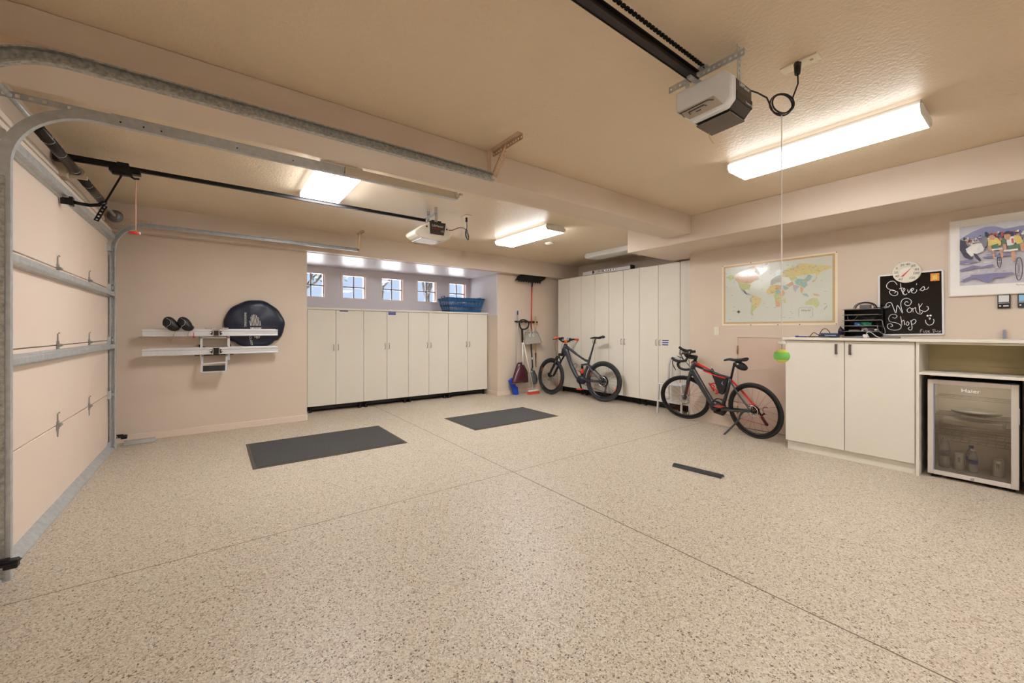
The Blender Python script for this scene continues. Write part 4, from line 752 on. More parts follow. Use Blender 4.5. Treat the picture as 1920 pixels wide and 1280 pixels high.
    fb = fb.build('frame_bag', mat('black_nylon', (24, 24, 28), .7, bump=.2), t, .008)
    MB(M).prism([(.37, .0235, .66), (.40, .0235, .625), (.372, .0235, .60), (.385, .0235, .63)], (0, .001, 0)).build('bag_logo', mat('grey_print', (170, 170, 176), .5), fb)
    cg = MB(M)
    for s_ in (-1, 1):
        cg.tube(spl([(.585, .01 * s_, .585), (.545, .03 * s_, .60), (.50, .036 * s_, .575), (.515, .036 * s_, .54), (.47, .036 * s_, .53), (.465, .03 * s_, .485), (.505, .01 * s_, .475)]), .008, 8)
    cg.tube([(.60, 0, .60), (.53, 0, .50)], .01, 8); cg.build('bottle_cage', red, t)
    # fork, stem and bars turn with the front wheel
    fk = MB(S); fk.tube(spl([(.86, .0, .735), (.90, .045, .66), (.96, .058, .50), (1.015, .06, R)]), [.03] * 4 + [.024] * 6 + [.017] * 9, 12); fk.tube([(.86, -.03, .71), (.86, .04, .71)], .028, 12); fk.build('fork_left_blade', graphite, t)
    MB(S).tube(spl([(.87, -.02, .715), (.90, -.045, .66), (.96, -.058, .50), (1.015, -.06, R)]), [.026] * 4 + [.022] * 6 + [.016] * 9, 12).build('fork_right_blade', red, t)
    br = MB(S)
    br.tube([(.80, 0, .88), (.765, 0, .955)], .02, 12); br.tube([(.772, 0, .945), (.86, 0, .965)], .019, 10)
    br = br.build('stem', blacksteel, t)
    hb_ = MB(S)
    hb_.tube([(.865, -.2, .965), (.865, .2, .965)], .0145, 10)
    for s_ in (-1, 1):
        hb_.tube(spl([(.865, .17 * s_, .965), (.875, .205 * s_, .967), (.93, .212 * s_, .965), (.965, .213 * s_, .93), (.95, .215 * s_, .875), (.89, .22 * s_, .85), (.83, .222 * s_, .852)]), .0165, 10)
    hb_.build('handlebar', mat('black_bar_tape', (26, 26, 28), .7, noise=.2, bump=.3), t)
    for s_ in (-1, 1):
        h = MB(S); h.tube(spl([(.93, .212 * s_, .965), (.985, .214 * s_, .985), (1.03, .216 * s_, 1.03)]), [.018, .018, .019, .019, .02, .02, .02, .019, .019, .018, .018, .017, .012], 10)
        h.tube(spl([(1.02, .216 * s_, .99), (1.03, .22 * s_, .93), (1.005, .225 * s_, .85)]), .006, 8); h.build('brake_hood', blackp, t)
    cm = MB(S); cm.box(.86, .95, -.035, .035, 1.0, 1.012); cm.box(.84, .87, .05, .10, .975, 1.02); cm.tube([(.87, -.03, .99), (.87, .03, .99)], .016, 8); cm.tube([(.83, -.05, 1.0), (.78, -.06, 1.0)], .018, 10); cm.ell((.86, .09, 1.02), .02, .02, .02, 10, 8); cm.build('bike_computer', blackp, t, .003)
    cb = MB(S); cb.tube(spl([(.90, .15, .98), (1.0, .08, 1.0), (.95, .0, .93), (.87, .02, .80)]), .003, 6); cb.tube(spl([(.90, -.15, .98), (1.0, -.08, .99), (.95, -.0, .92), (.87, -.02, .80)]), .003, 6); cb.build('cables', blackp, t)
    cassette(t, M, (0, -.03, R), .022, .055, 8, blacksteel)
    dr_ = MB(M); dr_.tube([(0, -.07, R - .02), (-.03, -.075, R - .07), (-.07, -.075, R - .04)], .013, 8); dr_.bar((-.03, -.075, R - .08), (-.09, -.075, R - .17), .012, .03); dr_.lathe([(.022, 0), (.022, .006)], Matrix.Translation((-.09, -.075, R - .165)) @ Matrix.Rotation(-PI / 2, 4, 'X'), 14); dr_.tube(arc((-.10, -.07, R - .0), .045, -90, 110, 8), .003, 6); dr_.build('derailleur', mat('dark_red_black', (70, 26, 30), .4, .3), t)
    ch = MB(M); ch.tube([(.0, -.062, R + .045), (.515, -.062, .395)], .004, 6); ch.tube([(-.09, -.068, R - .18), (.515, -.062, .205)], .004, 6); ch.build('chain', mat('red_chain_guard', (190, 90, 84), .4, .3), t)
    ks = MB(M); ks.tube(spl([(.10, .07, .325), (.13, .085, .27), (.15, .11, .20), (.30, .20, -.0), (.315, .205, -.02)]), [.022, .02, .018, .016, .014, .012] + [.011] * 13 + [.011] * 6, 8); ks.build('kickstand', mat('graphite_stand', (70, 70, 76), .4, .4), t)
    return t
road_bike()
# ---- full suspension mountain bike
def mountain_bike():
    t = thing('mountain_bicycle', 'dark blue-grey full suspension mountain bicycle with orange grips leaning by the tall cabinets', 'bicycle', (5.69, 4.885, 0), (R_(1.5), 0, R_(99.4)))
    M = wm(t); R = .368; hb = (.935, 0, .80); ht = (.855, 0, 1.03); S = M @ steer(hb, ht, R_(-8))
    spk = mat('steel_spoke', (120, 118, 116), .35, .8); rimm = mat('black_rim', (24, 24, 26), .35)
    w1 = wheel(t, M, (0, 0, R), R, .03, .015, rubber2, rimm, spk, 28, .09, .045, 'rear_wheel', True)
    w2 = wheel(t, S, (1.235, 0, R), R, .03, .015, rubber2, rimm, spk, 28, .09, .045, 'front_wheel', True)
    for (w_, X, cx) in ((w1, M, 0), (w2, S, 1.235)):
        for a0 in (205, 25):
            MB(X).tube(arc((cx, .017, R), R - .082, a0 - 9, a0 + 9, 6), .009, 6, flat=.25, upv=(0, 0, 1)).build('rim_sticker', orange, w_)
    fr = MB(M)
    fr.tube([(.925, 0, .86), (.855, 0, 1.03)], [.04, .034], 14)
    fr.tube(spl([(.93, 0, .90), (.84, 0, .90), (.74, 0, .66), (.60, 0, .43), (.53, 0, .37)]), [.045] * 5 + [.048] * 6 + [.044] * 6 + [.042] * 8, 14, flat=.8)
    fr.tube(spl([(.87, 0, .99), (.74, 0, .92), (.55, 0, .81), (.40, 0, .735), (.33, 0, .72)]), [.034] * 5 + [.027] * 6 + [.021] * 8 + [.024] * 6, 12, flat=.75)
    fr.tube(spl([(.27, 0, .86), (.31, 0, .74), (.345, 0, .62), (.40, 0, .50), (.42, 0, .40)]), [.019] * 4 + [.024] * 6 + [.026] * 9 + [.026] * 6, 12)
    fr.build('frame', slate, t)
    sw = MB(M)
    for s_ in (-1, 1):
        sw.tube(spl([(.34, .035 * s_, .655), (.20, .055 * s_, .54), (.0, .072 * s_, R + .01)]), [.017] * 6 + [.014] * 7, 10); sw.tube(spl([(.40, .035 * s_, .38), (.22, .06 * s_, .355), (.0, .072 * s_, R)]), [.02] * 6 + [.015] * 7, 10); sw.bar((.36, .036 * s_, .66), (.47, .03 * s_, .64), .012, .035)
    sw.tube([(.34, -.035, .655), (.34, .035, .655)], .015, 8); sw.build('swingarm', slate, t)
    mo = MB(M); mo.ell((.49, 0, .355), .10, .055, .085, 20, 12); mo.tube([(.49, -.062, .35), (.49, .062, .35)], .055, 20); mo.build('motor', mat('dark_navy_plastic', (30, 34, 46), .4), t)
    sh = MB(M); sh.tube([(.468, .0, .64), (.462, 0, .57)], .022, 12); sh.tube([(.458, 0, .50), (.455, 0, .44)], .014, 10); s1 = sh.build('shock', blacksteel, t)
    mb = MB(M)
    for k in range(6): mb.tube(arc((.46, 0, .48 + k * .016), .027, 0, 330, 12, 'xy'), .006, 6)
    mb.build('orange_coil', orange, s1)
    cg = MB(M); cg.tube(spl([(.66, .02, .62), (.60, .035, .66), (.56, .035, .62), (.60, .03, .56), (.565, .02, .52), (.50, .0, .54)]), .004, 6); cg.build('bottle_cage', blacksteel, t)
    ck = MB(M); ck.bar((.49, .075, .35), (.42, .085, .20), .014, .026); ck.bar((.49, -.075, .35), (.56, -.085, .50), .014, .026); ck.lathe([(.06, 0), (.082, 0), (.082, .003), (.06, .003)], Matrix.Translation((.49, -.06, .35)) @ Matrix.Rotation(-PI / 2, 4, 'X'), 30, closed=True); ck.build('crank', blacksteel, t)
    MB(M).box(.36, .47, .09, .18, .185, .205).build('pedal', mat('red_white_pedal', (206, 82, 66), .5, noise=.5, nscale=60), t, .004); MB(M).box(.51, .61, -.18, -.09, .49, .508).build('pedal', mat('red_white_pedal', (206, 82, 66), .5), t, .004)
    MB(M).tube([(.275, 0, .84), (.235, 0, .97)], .0165, 12).tube([(.235, 0, .97), (.185, 0, 1.14)], .0135, 12).build('seat_post', blackp, t)
    sd = MB(M); pts = spl([(.285, 0, 1.15), (.20, 0, 1.165), (.12, 0, 1.16), (.06, 0, 1.172), (.02, 0, 1.178)], 5); n = len(pts); rings = []
    for i, p in enumerate(pts):
        k = i / (n - 1); wd = .017 + .055 * max(0, (k - .2) / .8) ** 1.3; th = .013 + .012 * k
        rings.append([sd._v((p.x, wd * math.cos(2 * PI * q / 14), p.z + th * math.sin(2 * PI * q / 14))) for q in range(14)])
    for a, b in zip(rings, rings[1:]):
        for q in range(14): sd.f([a[q], a[(q + 1) % 14], b[(q + 1) % 14], b[q]], True)
    sd.f(rings[0][::-1]); sd.f(rings[-1]); sd.tube([(.25, .02, 1.145), (.10, .025, 1.14), (.05, .03, 1.16)], .004, 6); sd.tube([(.25, -.02, 1.145), (.10, -.025, 1.14), (.05, -.03, 1.16)], .004, 6)
    sd.build('saddle', mat('black_saddle', (26, 26, 30), .45), t)
    fk = MB(S)
    for s_ in (-1, 1):
        fk.tube([(.95, .068 * s_, .80), (1.055, .068 * s_, .66)], .0175, 12); fk.tube([(1.03, .068 * s_, .70), (1.10, .068 * s_, .58), (1.215, .068 * s_, R + .03), (1.235, .07 * s_, R)], [.024, .025, .022, .02], 12)
    fk.tube([(.945, -.085, .815), (.945, .085, .815)], .028, 12); fk.tube(spl([(1.06, -.068, .70), (1.06, -.04, .765), (1.06, .04, .765), (1.06, .068, .70)]), .014, 8); fk.tube([(.96, .0, .79), (.92, 0, .88)], .026, 12)
    fk.build('fork', blackp, t)
    MB(S).tube([(1.16, .09, .45), (1.235, .09, .40)], .016, 8).build('brake_caliper', blacksteel, t)
    MB(S).tube([(.85, 0, 1.045), (.845, 0, 1.075)], .026, 14).tube([(.845, 0, 1.065), (.885, 0, 1.075)], .022, 12).box(.865, .905, -.03, .03, 1.05, 1.10).build('stem', orange, t, .004)
    hb_ = MB(S); hw = .325
    hb_.tube(spl([(.84, -hw, 1.135), (.865, -.20, 1.13), (.89, -.08, 1.08), (.89, 0, 1.075), (.89, .08, 1.08), (.865, .20, 1.13), (.84, hw, 1.135)]), .0155, 10); hb_.build('handlebar', blacksteel, t)
    for s_ in (-1, 1):
        MB(S).tube([(.846, .225 * s_, 1.133), (.835, (hw + .005) * s_, 1.136)], .0185, 12).build('grip', orange, t)
        lv = MB(S); lv.tube([(.87, .18 * s_, 1.125), (.92, .20 * s_, 1.115), (.93, .29 * s_, 1.10)], .007, 8); lv.box(.85, .90, .14 * s_ - .02, .14 * s_ + .02, 1.10, 1.15); lv.build('brake_lever', blackp, t, .003)
    MB(S).box(.85, .88, .07, .12, 1.11, 1.16).build('display', mat('dark_navy_plastic', (30, 34, 46), .4), t, .004)
    cb = MB(S); cb.tube(spl([(.91, .15, 1.12), (1.03, .12, 1.06), (1.06, .09, .95), (1.02, .08, .80), (1.10, .085, .60)]), .0028, 6); cb.tube(spl([(.91, -.15, 1.12), (1.0, -.05, 1.05), (.96, .02, .93)]), .0028, 6); cb.build('cables', blackp, t)
    cassette(t, M, (0, -.02, R), .025, .10, 10, mat('dark_cassette', (50, 50, 52), .35, .7))
    dr_ = MB(M); dr_.tube([(0, -.08, R - .02), (-.01, -.085, R - .11)], .014, 8); dr_.bar((-.01, -.085, R - .10), (.02, -.085, R - .21), .012, .03)
    for z in (R - .12, R - .20): dr_.lathe([(.02, 0), (.02, .006)], Matrix.Translation((.0, -.085, z)) @ Matrix.Rotation(-PI / 2, 4, 'X'), 14)
    dr_.build('derailleur', mat('grey_alloy', (120, 122, 124), .35, .7), t)
    ch = MB(M); ch.tube([(.0, -.06, R + .08), (.49, -.06, .43)], .004, 6); ch.tube([(.01, -.07, R - .21), (.49, -.06, .27)], .004, 6); ch.build('chain', blacksteel, t)
mountain_bike()
# ---------------------------------------------------------------- right wall
XA = XW
# service door
dp = mat('wall_door_paint', (208, 184, 166), .45, noise=.02)
d2 = struct(bx('door_2', XA - .012, XA - .001, 1.60, 2.486, .03, 1.205, dp), 'low flush service door in the right wall behind the road bicycle')
dark = mat('shadow_gap_brown', (92, 72, 58), .8)
mb = MB(); mb.box(XA - .018, XA, 2.488, 2.500, .0, 1.215); mb.box(XA - .018, XA, 1.60, 2.50, 1.207, 1.215); struct(mb.build('jamb', basep, d2, .001))
struct(bx('gap', XA - .004, XA - .0005, 1.60, 2.50, .022, .03, dark, d2))
struct(MB().tube([(XA - .02, 2.487, .985), (XA - .02, 2.487, 1.095)], .009, 8).build('hinge', mat('brass_hinge', (170, 130, 90), .4, .6), d2))
struct(MB().tube([(XA - .02, 2.487, .20), (XA - .02, 2.487, .30)], .009, 8).build('hinge', mat('brass_hinge', (170, 130, 90), .4, .6), d2))
t = thing('light_switch', 'white rocker switch on the wall left of the low door', 'switch', (XA, 2.77, 1.292))
bx('plate', XA - .006, XA, 2.735, 2.806, 1.235, 1.35, cream, t, .002); bx('rocker', XA - .010, XA - .006, 2.752, 2.789, 1.255, 1.33, white, t, .002)
t = thing('outlet', 'cream wall outlet with a black charger, right of the map above the worktop', 'outlet', (XA, 1.36, 1.285))
bx('plate', XA - .006, XA, 1.325, 1.395, 1.235, 1.345, cream, t, .002)
def flat(name, polys, mats, parent, x, dx=.0006):
    mb = MB()
    for k, (mi, p) in enumerate(polys):
        mb.mi = mi; o = x - dx * (1 + (k % 7) * .08)
        mb.f([mb._v((o, a, b)) for a, b in p])
    return mb.build(name, mats, parent)
# world map
paper = mat('map_paper', (226, 222, 200), .10, noise=.02, bump=.03, bscale=25, spec=.8)
t = thing('world_map', 'laminated world map with a tan border pinned to the right wall', 'map', (XA, 2.06, 1.77))
bx('sheet', XA - .004, XA - .001, 1.428, 2.697, 1.362, 2.18, mat('map_margin', (238, 226, 200), .10, spec=.8), t)
mcol = {'olive': (196, 204, 150), 'orange': (216, 178, 146), 'grey': (184, 186, 182), 'yellow': (218, 204, 148), 'white': (224, 224, 218), 'teal': (164, 194, 186), 'lilac': (188, 184, 196)}
def rect(y0, y1, z0, z1): return [(y1, z0), (y1, z1), (y0, z1), (y0, z0)]
mb = MB(); mb.box(XA - .0046, XA - .004, 1.452, 2.674, 1.385, 2.162); bd = mb.build('border_print', mat('map_border', (206, 176, 134), .12, noise=.25, nscale=120, spec=.8), t)
mb = MB(); mb.box(XA - .0052, XA - .0046, 1.476, 2.652, 1.408, 2.142); oc = mb.build('ocean_print', mat('map_ocean', (210, 214, 202), .10, noise=.03, bump=.06, bscale=120, spec=.8), t)
names = list(mcol)
flat('land_print', [(names.index(c), p) for c, p in LAND], [mat('map_' + c, mcol[c], .10, noise=.12, nscale=60, spec=.8) for c in names], t, XA - .0053)
ink = mat('map_ink', (96, 90, 84), .5)
mb = MB(); X_ = XA - .0062
mb.tube([(X_, 1.798, 1.461), (X_, 1.798, 1.55), (X_, 1.785, 1.569), (X_, 1.674, 1.569), (X_, 1.661, 1.55), (X_, 1.661, 1.461)], .0012, 5)
for k in range(8):
    a = k * PI / 4; l = .034 if k % 2 == 0 else .018
    mb.prism([(X_, 2.479 + .006 * math.cos(a + 1.57), 1.544 + .006 * math.sin(a + 1.57)), (X_, 2.479 + l * math.cos(a), 1.544 + l * math.sin(a)), (X_, 2.479 - .006 * math.cos(a + 1.57), 1.544 - .006 * math.sin(a + 1.57))], (.0005, 0, 0))
mb.tube(arc((X_, 2.479, 1.544), .016, 0, 360, 16, 'yz'), .001, 4)
rr = random.Random(2)
for k in range(46):
    y_, z_ = rr.uniform(1.5, 2.63), rr.uniform(1.43, 2.1); mb.box(X_, X_ + .0004, y_, y_ + rr.uniform(.01, .035), z_, z_ + .0025)
mb.build('map_lines', ink, t); text('lettering', 'World', .034, WR(X_, 1.731, 1.532), ink, t, .0003, shear=.2)
for y_, z_ in ((2.685, 2.17), (2.33, 2.172), (1.437, 2.172), (2.33, 1.368), (2.02, 1.368), (1.79, 1.369), (1.44, 1.37)): MB().tube([(XA - .004, y_, z_), (XA - .010, y_, z_)], .005, 8).build('map_pin', blackp, t)
def inside(p, poly):
    c = False; n = len(poly)
    for i in range(n):
        (a, b), (c_, d_) = poly[i], poly[i - 1]
        if (b > p[1]) != (d_ > p[1]) and p[0] < (c_ - a) * (p[1] - b) / (d_ - b) + a: c = not c
    return c
pp = []; rr = random.Random(12)
for ci, (c, p) in enumerate(LAND):
    ya, yb = min(q[0] for q in p), max(q[0] for q in p); za, zb_ = min(q[1] for q in p), max(q[1] for q in p)
    for k in range(int((yb - ya) * (zb_ - za) * 900)):
        y_, z_ = rr.uniform(ya, yb), rr.uniform(za, zb_)
        if inside((y_, z_), p):
            s_ = rr.uniform(.006, .014); pl = [(y_ + s_ * rr.uniform(.7, 1.3) * math.cos(a), z_ + s_ * .8 * rr.uniform(.7, 1.2) * math.sin(a)) for a in (0, 1, 2.1, 3.2, 4.2, 5.2)]
            if all(inside(q, p) for q in pl): pp.append((names.index(rr.choice([c, c, 'grey', 'yellow', 'olive', 'orange', 'teal'])), pl))
flat('region_print', pp, [mat('map_' + c, mcol[c], .10) for c in names], bpy.data.objects['world_map'], XA - .0066, .00003)
# chalkboard
t = thing('chalkboard', 'black chalk board with a white frame and handwritten words', 'chalkboard', (XA, .85, 1.56))
sl = MB(); sl.prism([(XA - .012, 1.079, 1.252), (XA - .012, .621, 1.263), (XA - .012, .626, 1.873), (XA - .012, 1.081, 1.866)], (.010, 0, 0)); sl.build('board', mat('gloss_black_board', (16, 14, 14), .12, noise=.3, nscale=8, spec=.6), t)
q = [(1.079, 1.252), (.621, 1.263), (.626, 1.873), (1.081, 1.866)]; mb = MB()
for i in range(4): mb.bar((XA - .010, q[i][0], q[i][1]), (XA - .010, q[(i + 1) % 4][0], q[(i + 1) % 4][1]), .014, .014, up=(1, 0, 0))
mb.build('frame', mat('white_board_frame', (226, 224, 226), .4), t)
chalkm = mat('white_chalk', (232, 230, 234), .9); mb = MB(); XB = XA - .0126
for s_ in CHALK:
    small = min(b for a, b in s_) < 1.305 and max(b for a, b in s_) < 1.31
    pts = spl([(XB, a, b) for a, b in s_], 5) if len(s_) > 2 and not small else [Vector((XB, a, b)) for a, b in s_]
    mb.tube(pts, .0014 if small else .0028, 5)
for a, b in EYES: MB().lathe([(.008, 0), (.008, .001)], Matrix.Translation((XB + .0005, a, b)) @ Matrix.Rotation(-PI / 2, 4, 'Y'), 12).build('chalk_dot', chalkm, t)
mb.build('chalk_writing', chalkm, t)
bx('sticky_note', XA - .0135, XA - .012, .647, .707, 1.775, 1.848, mat('orange_card', (222, 140, 70), .6, noise=.3, nscale=60), t)
bx('note_motif', XA - .0142, XA - .0135, .660, .694, 1.79, 1.832, mat('yellow_motif', (236, 196, 96), .6, noise=.4, nscale=90), t)
t = thing('wall_thermometer', 'round white dial thermometer with a red needle, above the chalkboard', 'thermometer', (XA, .871, 1.879))
TM = Matrix.Translation((XA - .014, .871, 1.879)) @ Matrix.Rotation(-PI / 2, 4, 'Y')
MB().lathe([(.0, .0), (.098, .0), (.104, .004), (.104, .018), (.1, .022), (.096, .016), (0, .016)], TM, 40).build('dial', mat('dial_cream', (236, 230, 214), .35), t)
XT = XA - .0312
for body, y_, z_ in (('60', .915, 1.813), ('40', .942, 1.845), ('20', .948, 1.884), ('0', .942, 1.925), ('20', .902, 1.954), ('40', .861, 1.957), ('60', .822, 1.938), ('80', .797, 1.899), ('100', .803, 1.862), ('120', .831, 1.817)):
    text('numeral', body, .031, WR(XT, y_, z_), mat('dial_ink', (52, 48, 44), .5), t, .0003)
mb = MB()
for k in range(28):
    a = R_(-60 + k * 300 / 27); rr0 = .062; mb.tube([(XT, .871 + rr0 * math.cos(a), 1.879 + rr0 * math.sin(a)), (XT, .871 + (rr0 - .006) * math.cos(a), 1.879 + (rr0 - .006) * math.sin(a))], .0008, 4)
mb.build('dial_ticks', mat('dial_ink', (52, 48, 44), .5), t)
MB().prism([(XT - .003, .912, 1.838), (XT - .003, .902, 1.85), (XT - .003, .830, 1.928), (XT - .003, .895, 1.838)], (.002, 0, 0)).build('needle', mat('needle_red', (206, 80, 66), .4), t)
# poster
t = thing('cycling_poster', 'large framed watercolour print of racing cyclists, cut by the right photo edge', 'poster', (XA, .05, 1.97))
PY1, PY0, PZ0, PZ1 = .579, -.36, 1.623, 2.318
bx('mount', XA - .014, XA - .002, PY0, PY1, PZ0, PZ1, mat('poster_white', (236, 234, 230), .45), t)
mb = MB()
for a, b, c, d_ in ((PY0, PY1, PZ0 - .008, PZ0), (PY0, PY1, PZ1, PZ1 + .008), (PY0 - .008, PY0, PZ0 - .008, PZ1 + .008), (PY1, PY1 + .008, PZ0 - .008, PZ1 + .008)): mb.box(XA - .02, XA, a, b, c, d_)
mb.build('frame', mat('poster_edge', (214, 206, 194), .4), t)
ac = {'art_sky': (204, 208, 216), 'art_road': (198, 196, 204), 'art_hill': (146, 152, 190), 'art_shade': (132, 130, 168), 'art_dark': (70, 70, 88), 'art_white': (228, 228, 228), 'art_grey': (130, 132, 144), 'art_yellow': (222, 204, 124), 'art_skin': (206, 158, 132), 'art_green': (92, 128, 104), 'art_red': (196, 92, 88)}
XP = XA - .0146; mb = MB(); an = list(ac); k = 0
I0, I1, J0, J1 = -.28, .517, 1.712, 2.258
def pol(c, p):
    global k
    mb.mi = an.index(c); k += 1; mb.f([mb._v((XP - .00006 * k, max(I0, min(I1, a)), max(J0, min(J1, b)))) for a, b in p])
pol('art_sky', [(I1, J0), (I1, J1), (I0, J1), (I0, J0)]); pol('art_road', [(I1, J0), (I1, 2.145), (I0, 2.10), (I0, J0)])
pol('art_hill', [(I1, 2.145), (.44, 2.20), (.37, 2.228), (.31, 2.225), (.25, 2.19), (.15, 2.2), (.0, 2.23), (-.14, 2.17), (I0, 2.19), (I0, 2.10), (.2, 2.10)])
rr = random.Random(5)
for q in range(420):
    y_ = rr.uniform(I0, .51); z_ = rr.uniform(2.07, 2.165) - (.02 if y_ > .35 else 0); s1, s2 = rr.uniform(.004, .012), rr.uniform(.006, .016); a0 = rr.uniform(0, 3)
    pol(rr.choice(['art_dark', 'art_dark', 'art_white', 'art_hill', 'art_grey', 'art_skin', 'art_shade', 'art_red']), [(y_ + s1 * math.cos(a0 + j), z_ + s2 * math.sin(a0 + j)) for j in (0, 1.2, 2.4, 3.7, 5)])
for c, p in ART[3:]: pol(c, p)
# two more riders further right, same painted style
for dy, dz, sc in ((-.235, .01, 1.15), (-.36, .03, .9)):
    for c, p in ART[13:23]:
        pol(c, [(a + dy, 1.95 + (b - 1.95) * sc + dz) for a, b in p])
for q in range(60):
    y_ = rr.uniform(I0, .5); z_ = rr.uniform(1.74, 2.03); l = rr.uniform(.01, .05); pol('art_shade' if q % 3 else 'art_white', [(y_, z_), (y_ + l, z_ + .003), (y_ + l * .9, z_ - .003), (y_ + .002, z_ - .004)])
mb.build('painted_scene', [mat(c, ac[c], .6, noise=.18, nscale=40) for c in an], t)
mb = MB(); XR = XP - .022
for c_, s_, b_ in ARTW:
    ry, rz = abs(c_[0] - s_[0]), abs(c_[1] - b_[1]); mb.tube([(XR, c_[0] + ry * math.cos(a / 12 * PI), c_[1] + rz * math.sin(a / 12 * PI)) for a in range(24)], .0022, 5, closed=True)
    for q in range(6): a = q * PI / 6; mb.tube([(XR, c_[0] + ry * math.cos(a), c_[1] + rz * math.sin(a)), (XR, c_[0] - ry * math.cos(a), c_[1] - rz * math.sin(a))], .0004, 4)
mb.build('painted_wheels', mat('art_ink', (50, 50, 66), .6), t)
mb = MB(); mb.tube(spl([(XA - .0146, .19, 1.69), (XA - .0146, .185, 1.70), (XA - .0146, .178, 1.688), (XA - .0146, .165, 1.695), (XA - .0146, .155, 1.688), (XA - .0146, .14, 1.694), (XA - .0146, .12, 1.69)]), .0009, 4); mb.build('signature', mat('art_ink', (50, 50, 66), .6), t)
# keypads
for (y0, y1, z0, z1, lab, scr) in ((.220, .293, 1.492, 1.615, 'black wall control with a pale square button, left of two', (214, 216, 220)), (.105, .182, 1.495, 1.613, 'dark wall control with a blue screen, right of two', (150, 196, 226))):
    t = thing('wall_control', lab, 'wall control', (XA, (y0 + y1) / 2, z0)); c1 = mat('wc_%d' % scr[0], (34, 34, 36) if scr[0] > 200 else (52, 58, 68), .35)
    bx('casing', XA - .02, XA, y0, y1, z0, z1, c1, t, .004); bx('button' if scr[0] > 200 else 'screen', XA - .023, XA - .02, y0 + .008, y1 - .006, z0 + (z1 - z0) * .46, z1 - .008, mat('wcs_%d' % scr[0], scr, .3), t, .002)
    bx('grey_strip', XA - .022, XA - .02, y0 + .005, y1 - .005, z0 + .045, z0 + .05, alu, t)
    MB().lathe([(.006, 0), (.006, .003)], Matrix.Translation((XA - .02, y1 - .015, z0 + .022)) @ Matrix.Rotation(-PI / 2, 4, 'Y'), 10).build('small_button', white, t); bx('small_button', XA - .022, XA - .02, y0 + .01, y0 + .04, z0 + .016, z0 + .026, white, t)
t = tag(MB().box(5.545, 5.575, .248, .262, 1.224, 1.305).build('upright_bracket', mat('blue_grey_plastic', (150, 156, 176), .3), bevel=.003), 'small blue-grey upright bracket on the worktop against the wall', 'bracket')
# ---------------------------------------------------------------- things on the worktop
WT = 1.2235; ox = 5.35
t = thing('letter_organizer', 'black stacked tray organizer on the worktop before the chalkboard', 'organizer', (5.33, 1.17, WT))
shl = []
for i in range(6):
    z = WT + .003 + i * .0575
    o = MB().prism([(ox, 1.318, z), (ox, 1.03, z), (ox + .18, 1.03, z), (ox + .18, 1.318, z)], (0, 0, .005)).box(ox - .004, ox, 1.03, 1.30, z, z + .009).build('tray', mat('tray_edge', (118, 110, 104), .4, .3) if i else blackp, t, .001)
MB().box(ox + .01, ox + .18, 1.300, 1.304, WT, WT + .297).build('side_panel', blackp, t); MB().box(ox + .15, ox + .18, 1.028, 1.032, WT, WT + .297).build('side_panel', blackp, t); MB().box(ox + .176, ox + .18, 1.03, 1.304, WT, WT + .297).build('back_panel', blackp, t)
SH = lambda i: WT + .012 + i * .0575
cordm = mat('grey_cord', (130, 126, 124), .5); cordb = mat('black_cord', (34, 32, 32), .5); cordw = mat('white_cord', (214, 210, 210), .5)
def coil(name, c, r, n, m, lab, cat='cable', h=.02, seed=1, rc=.0028, group=None, rz=.5):
    rr = random.Random(seed); pts = [(c[0] + r * .55 * math.sin(a / 9 * 2 * PI) * rr.uniform(.8, 1.1), c[1] + r * math.cos(a / 9 * 2 * PI) * rr.uniform(.85, 1.1), c[2] + h * .5 + rz * h * math.sin(a * 1.3 + seed) ) for a in range(n * 9)]
    return tag(MB().tube(spl(pts, 4), rc, 6).build(name, m), lab, cat, group)
t = thing('power_adapter', 'grey power adapter wrapped in its black cord on top of the organizer', 'adapter', (ox + .06, 1.14, SH(5)))
bx('brick', ox + .03, ox + .10, 1.10, 1.185, SH(5) - .002, SH(5) + .042, mat('grey_brick', (96, 96, 98), .45), t, .01)
mb = MB()
for k in range(4):
    mb.tube([(ox + .06 + .03 * math.sin(k) , 1.145 + (.075 + .006 * k) * math.cos(a / 10 * PI), SH(5) + .006 + (.052 + .004 * k) * math.sin(a / 10 * PI)) for a in range(11)], .0035, 6)
mb.tube([(ox + .02, 1.07, SH(5) + .004), (ox + .01, 1.03, SH(5) + .006), (ox + .005, 1.0, SH(5) + .004)], .0035, 6); mb.tube([(ox + .005, 1.0, SH(5) + .004), (ox, .985, SH(5) + .004)], .008, 8); mb.build('cord', cordb, t)
tag(MB().tube([(ox - .0, .985, SH(5) + .004), (ox - .0, .965, SH(5) + .006)], [.012, .009], 8).tube([(ox, .965, SH(5) + .012), (ox, .952, SH(5) + .012)], .0015, 4).tube([(ox, .965, SH(5) + .0), (ox, .952, SH(5) + .0)], .0015, 4).build('plug', cordm), 'grey plug sticking out past the top organizer tray', 'plug')
coil('cable_bundle', (ox + .05, 1.11, SH(3)), .045, 4, cordb, 'thin dark cables tangled on the second organizer tray from the top', seed=3, h=.03)
tag(MB().tube(spl([(ox + .005, 1.275, SH(4) - .01), (ox + .004, 1.265, SH(3) + .002), (ox + .004, 1.22, SH(3) + .006), (ox + .002, 1.19, SH(4) - .012)]), .0015, 5).build('thin_cable', cordm), 'thin grey cable drooping over the left of the second organizer tray', 'cable')
coil('blue_cable', (ox + .05, 1.205, SH(2)), .022, 4, mat('blue_cord', (96, 150, 214), .4), 'small coiled blue cable on the middle organizer tray', seed=5, h=.03)
coil('green_cable', (ox + .05, 1.135, SH(2)), .04, 5, mat('green_cord', (40, 150, 112), .4), 'coiled green cable on the middle organizer tray', seed=6, h=.032, rc=.0034)
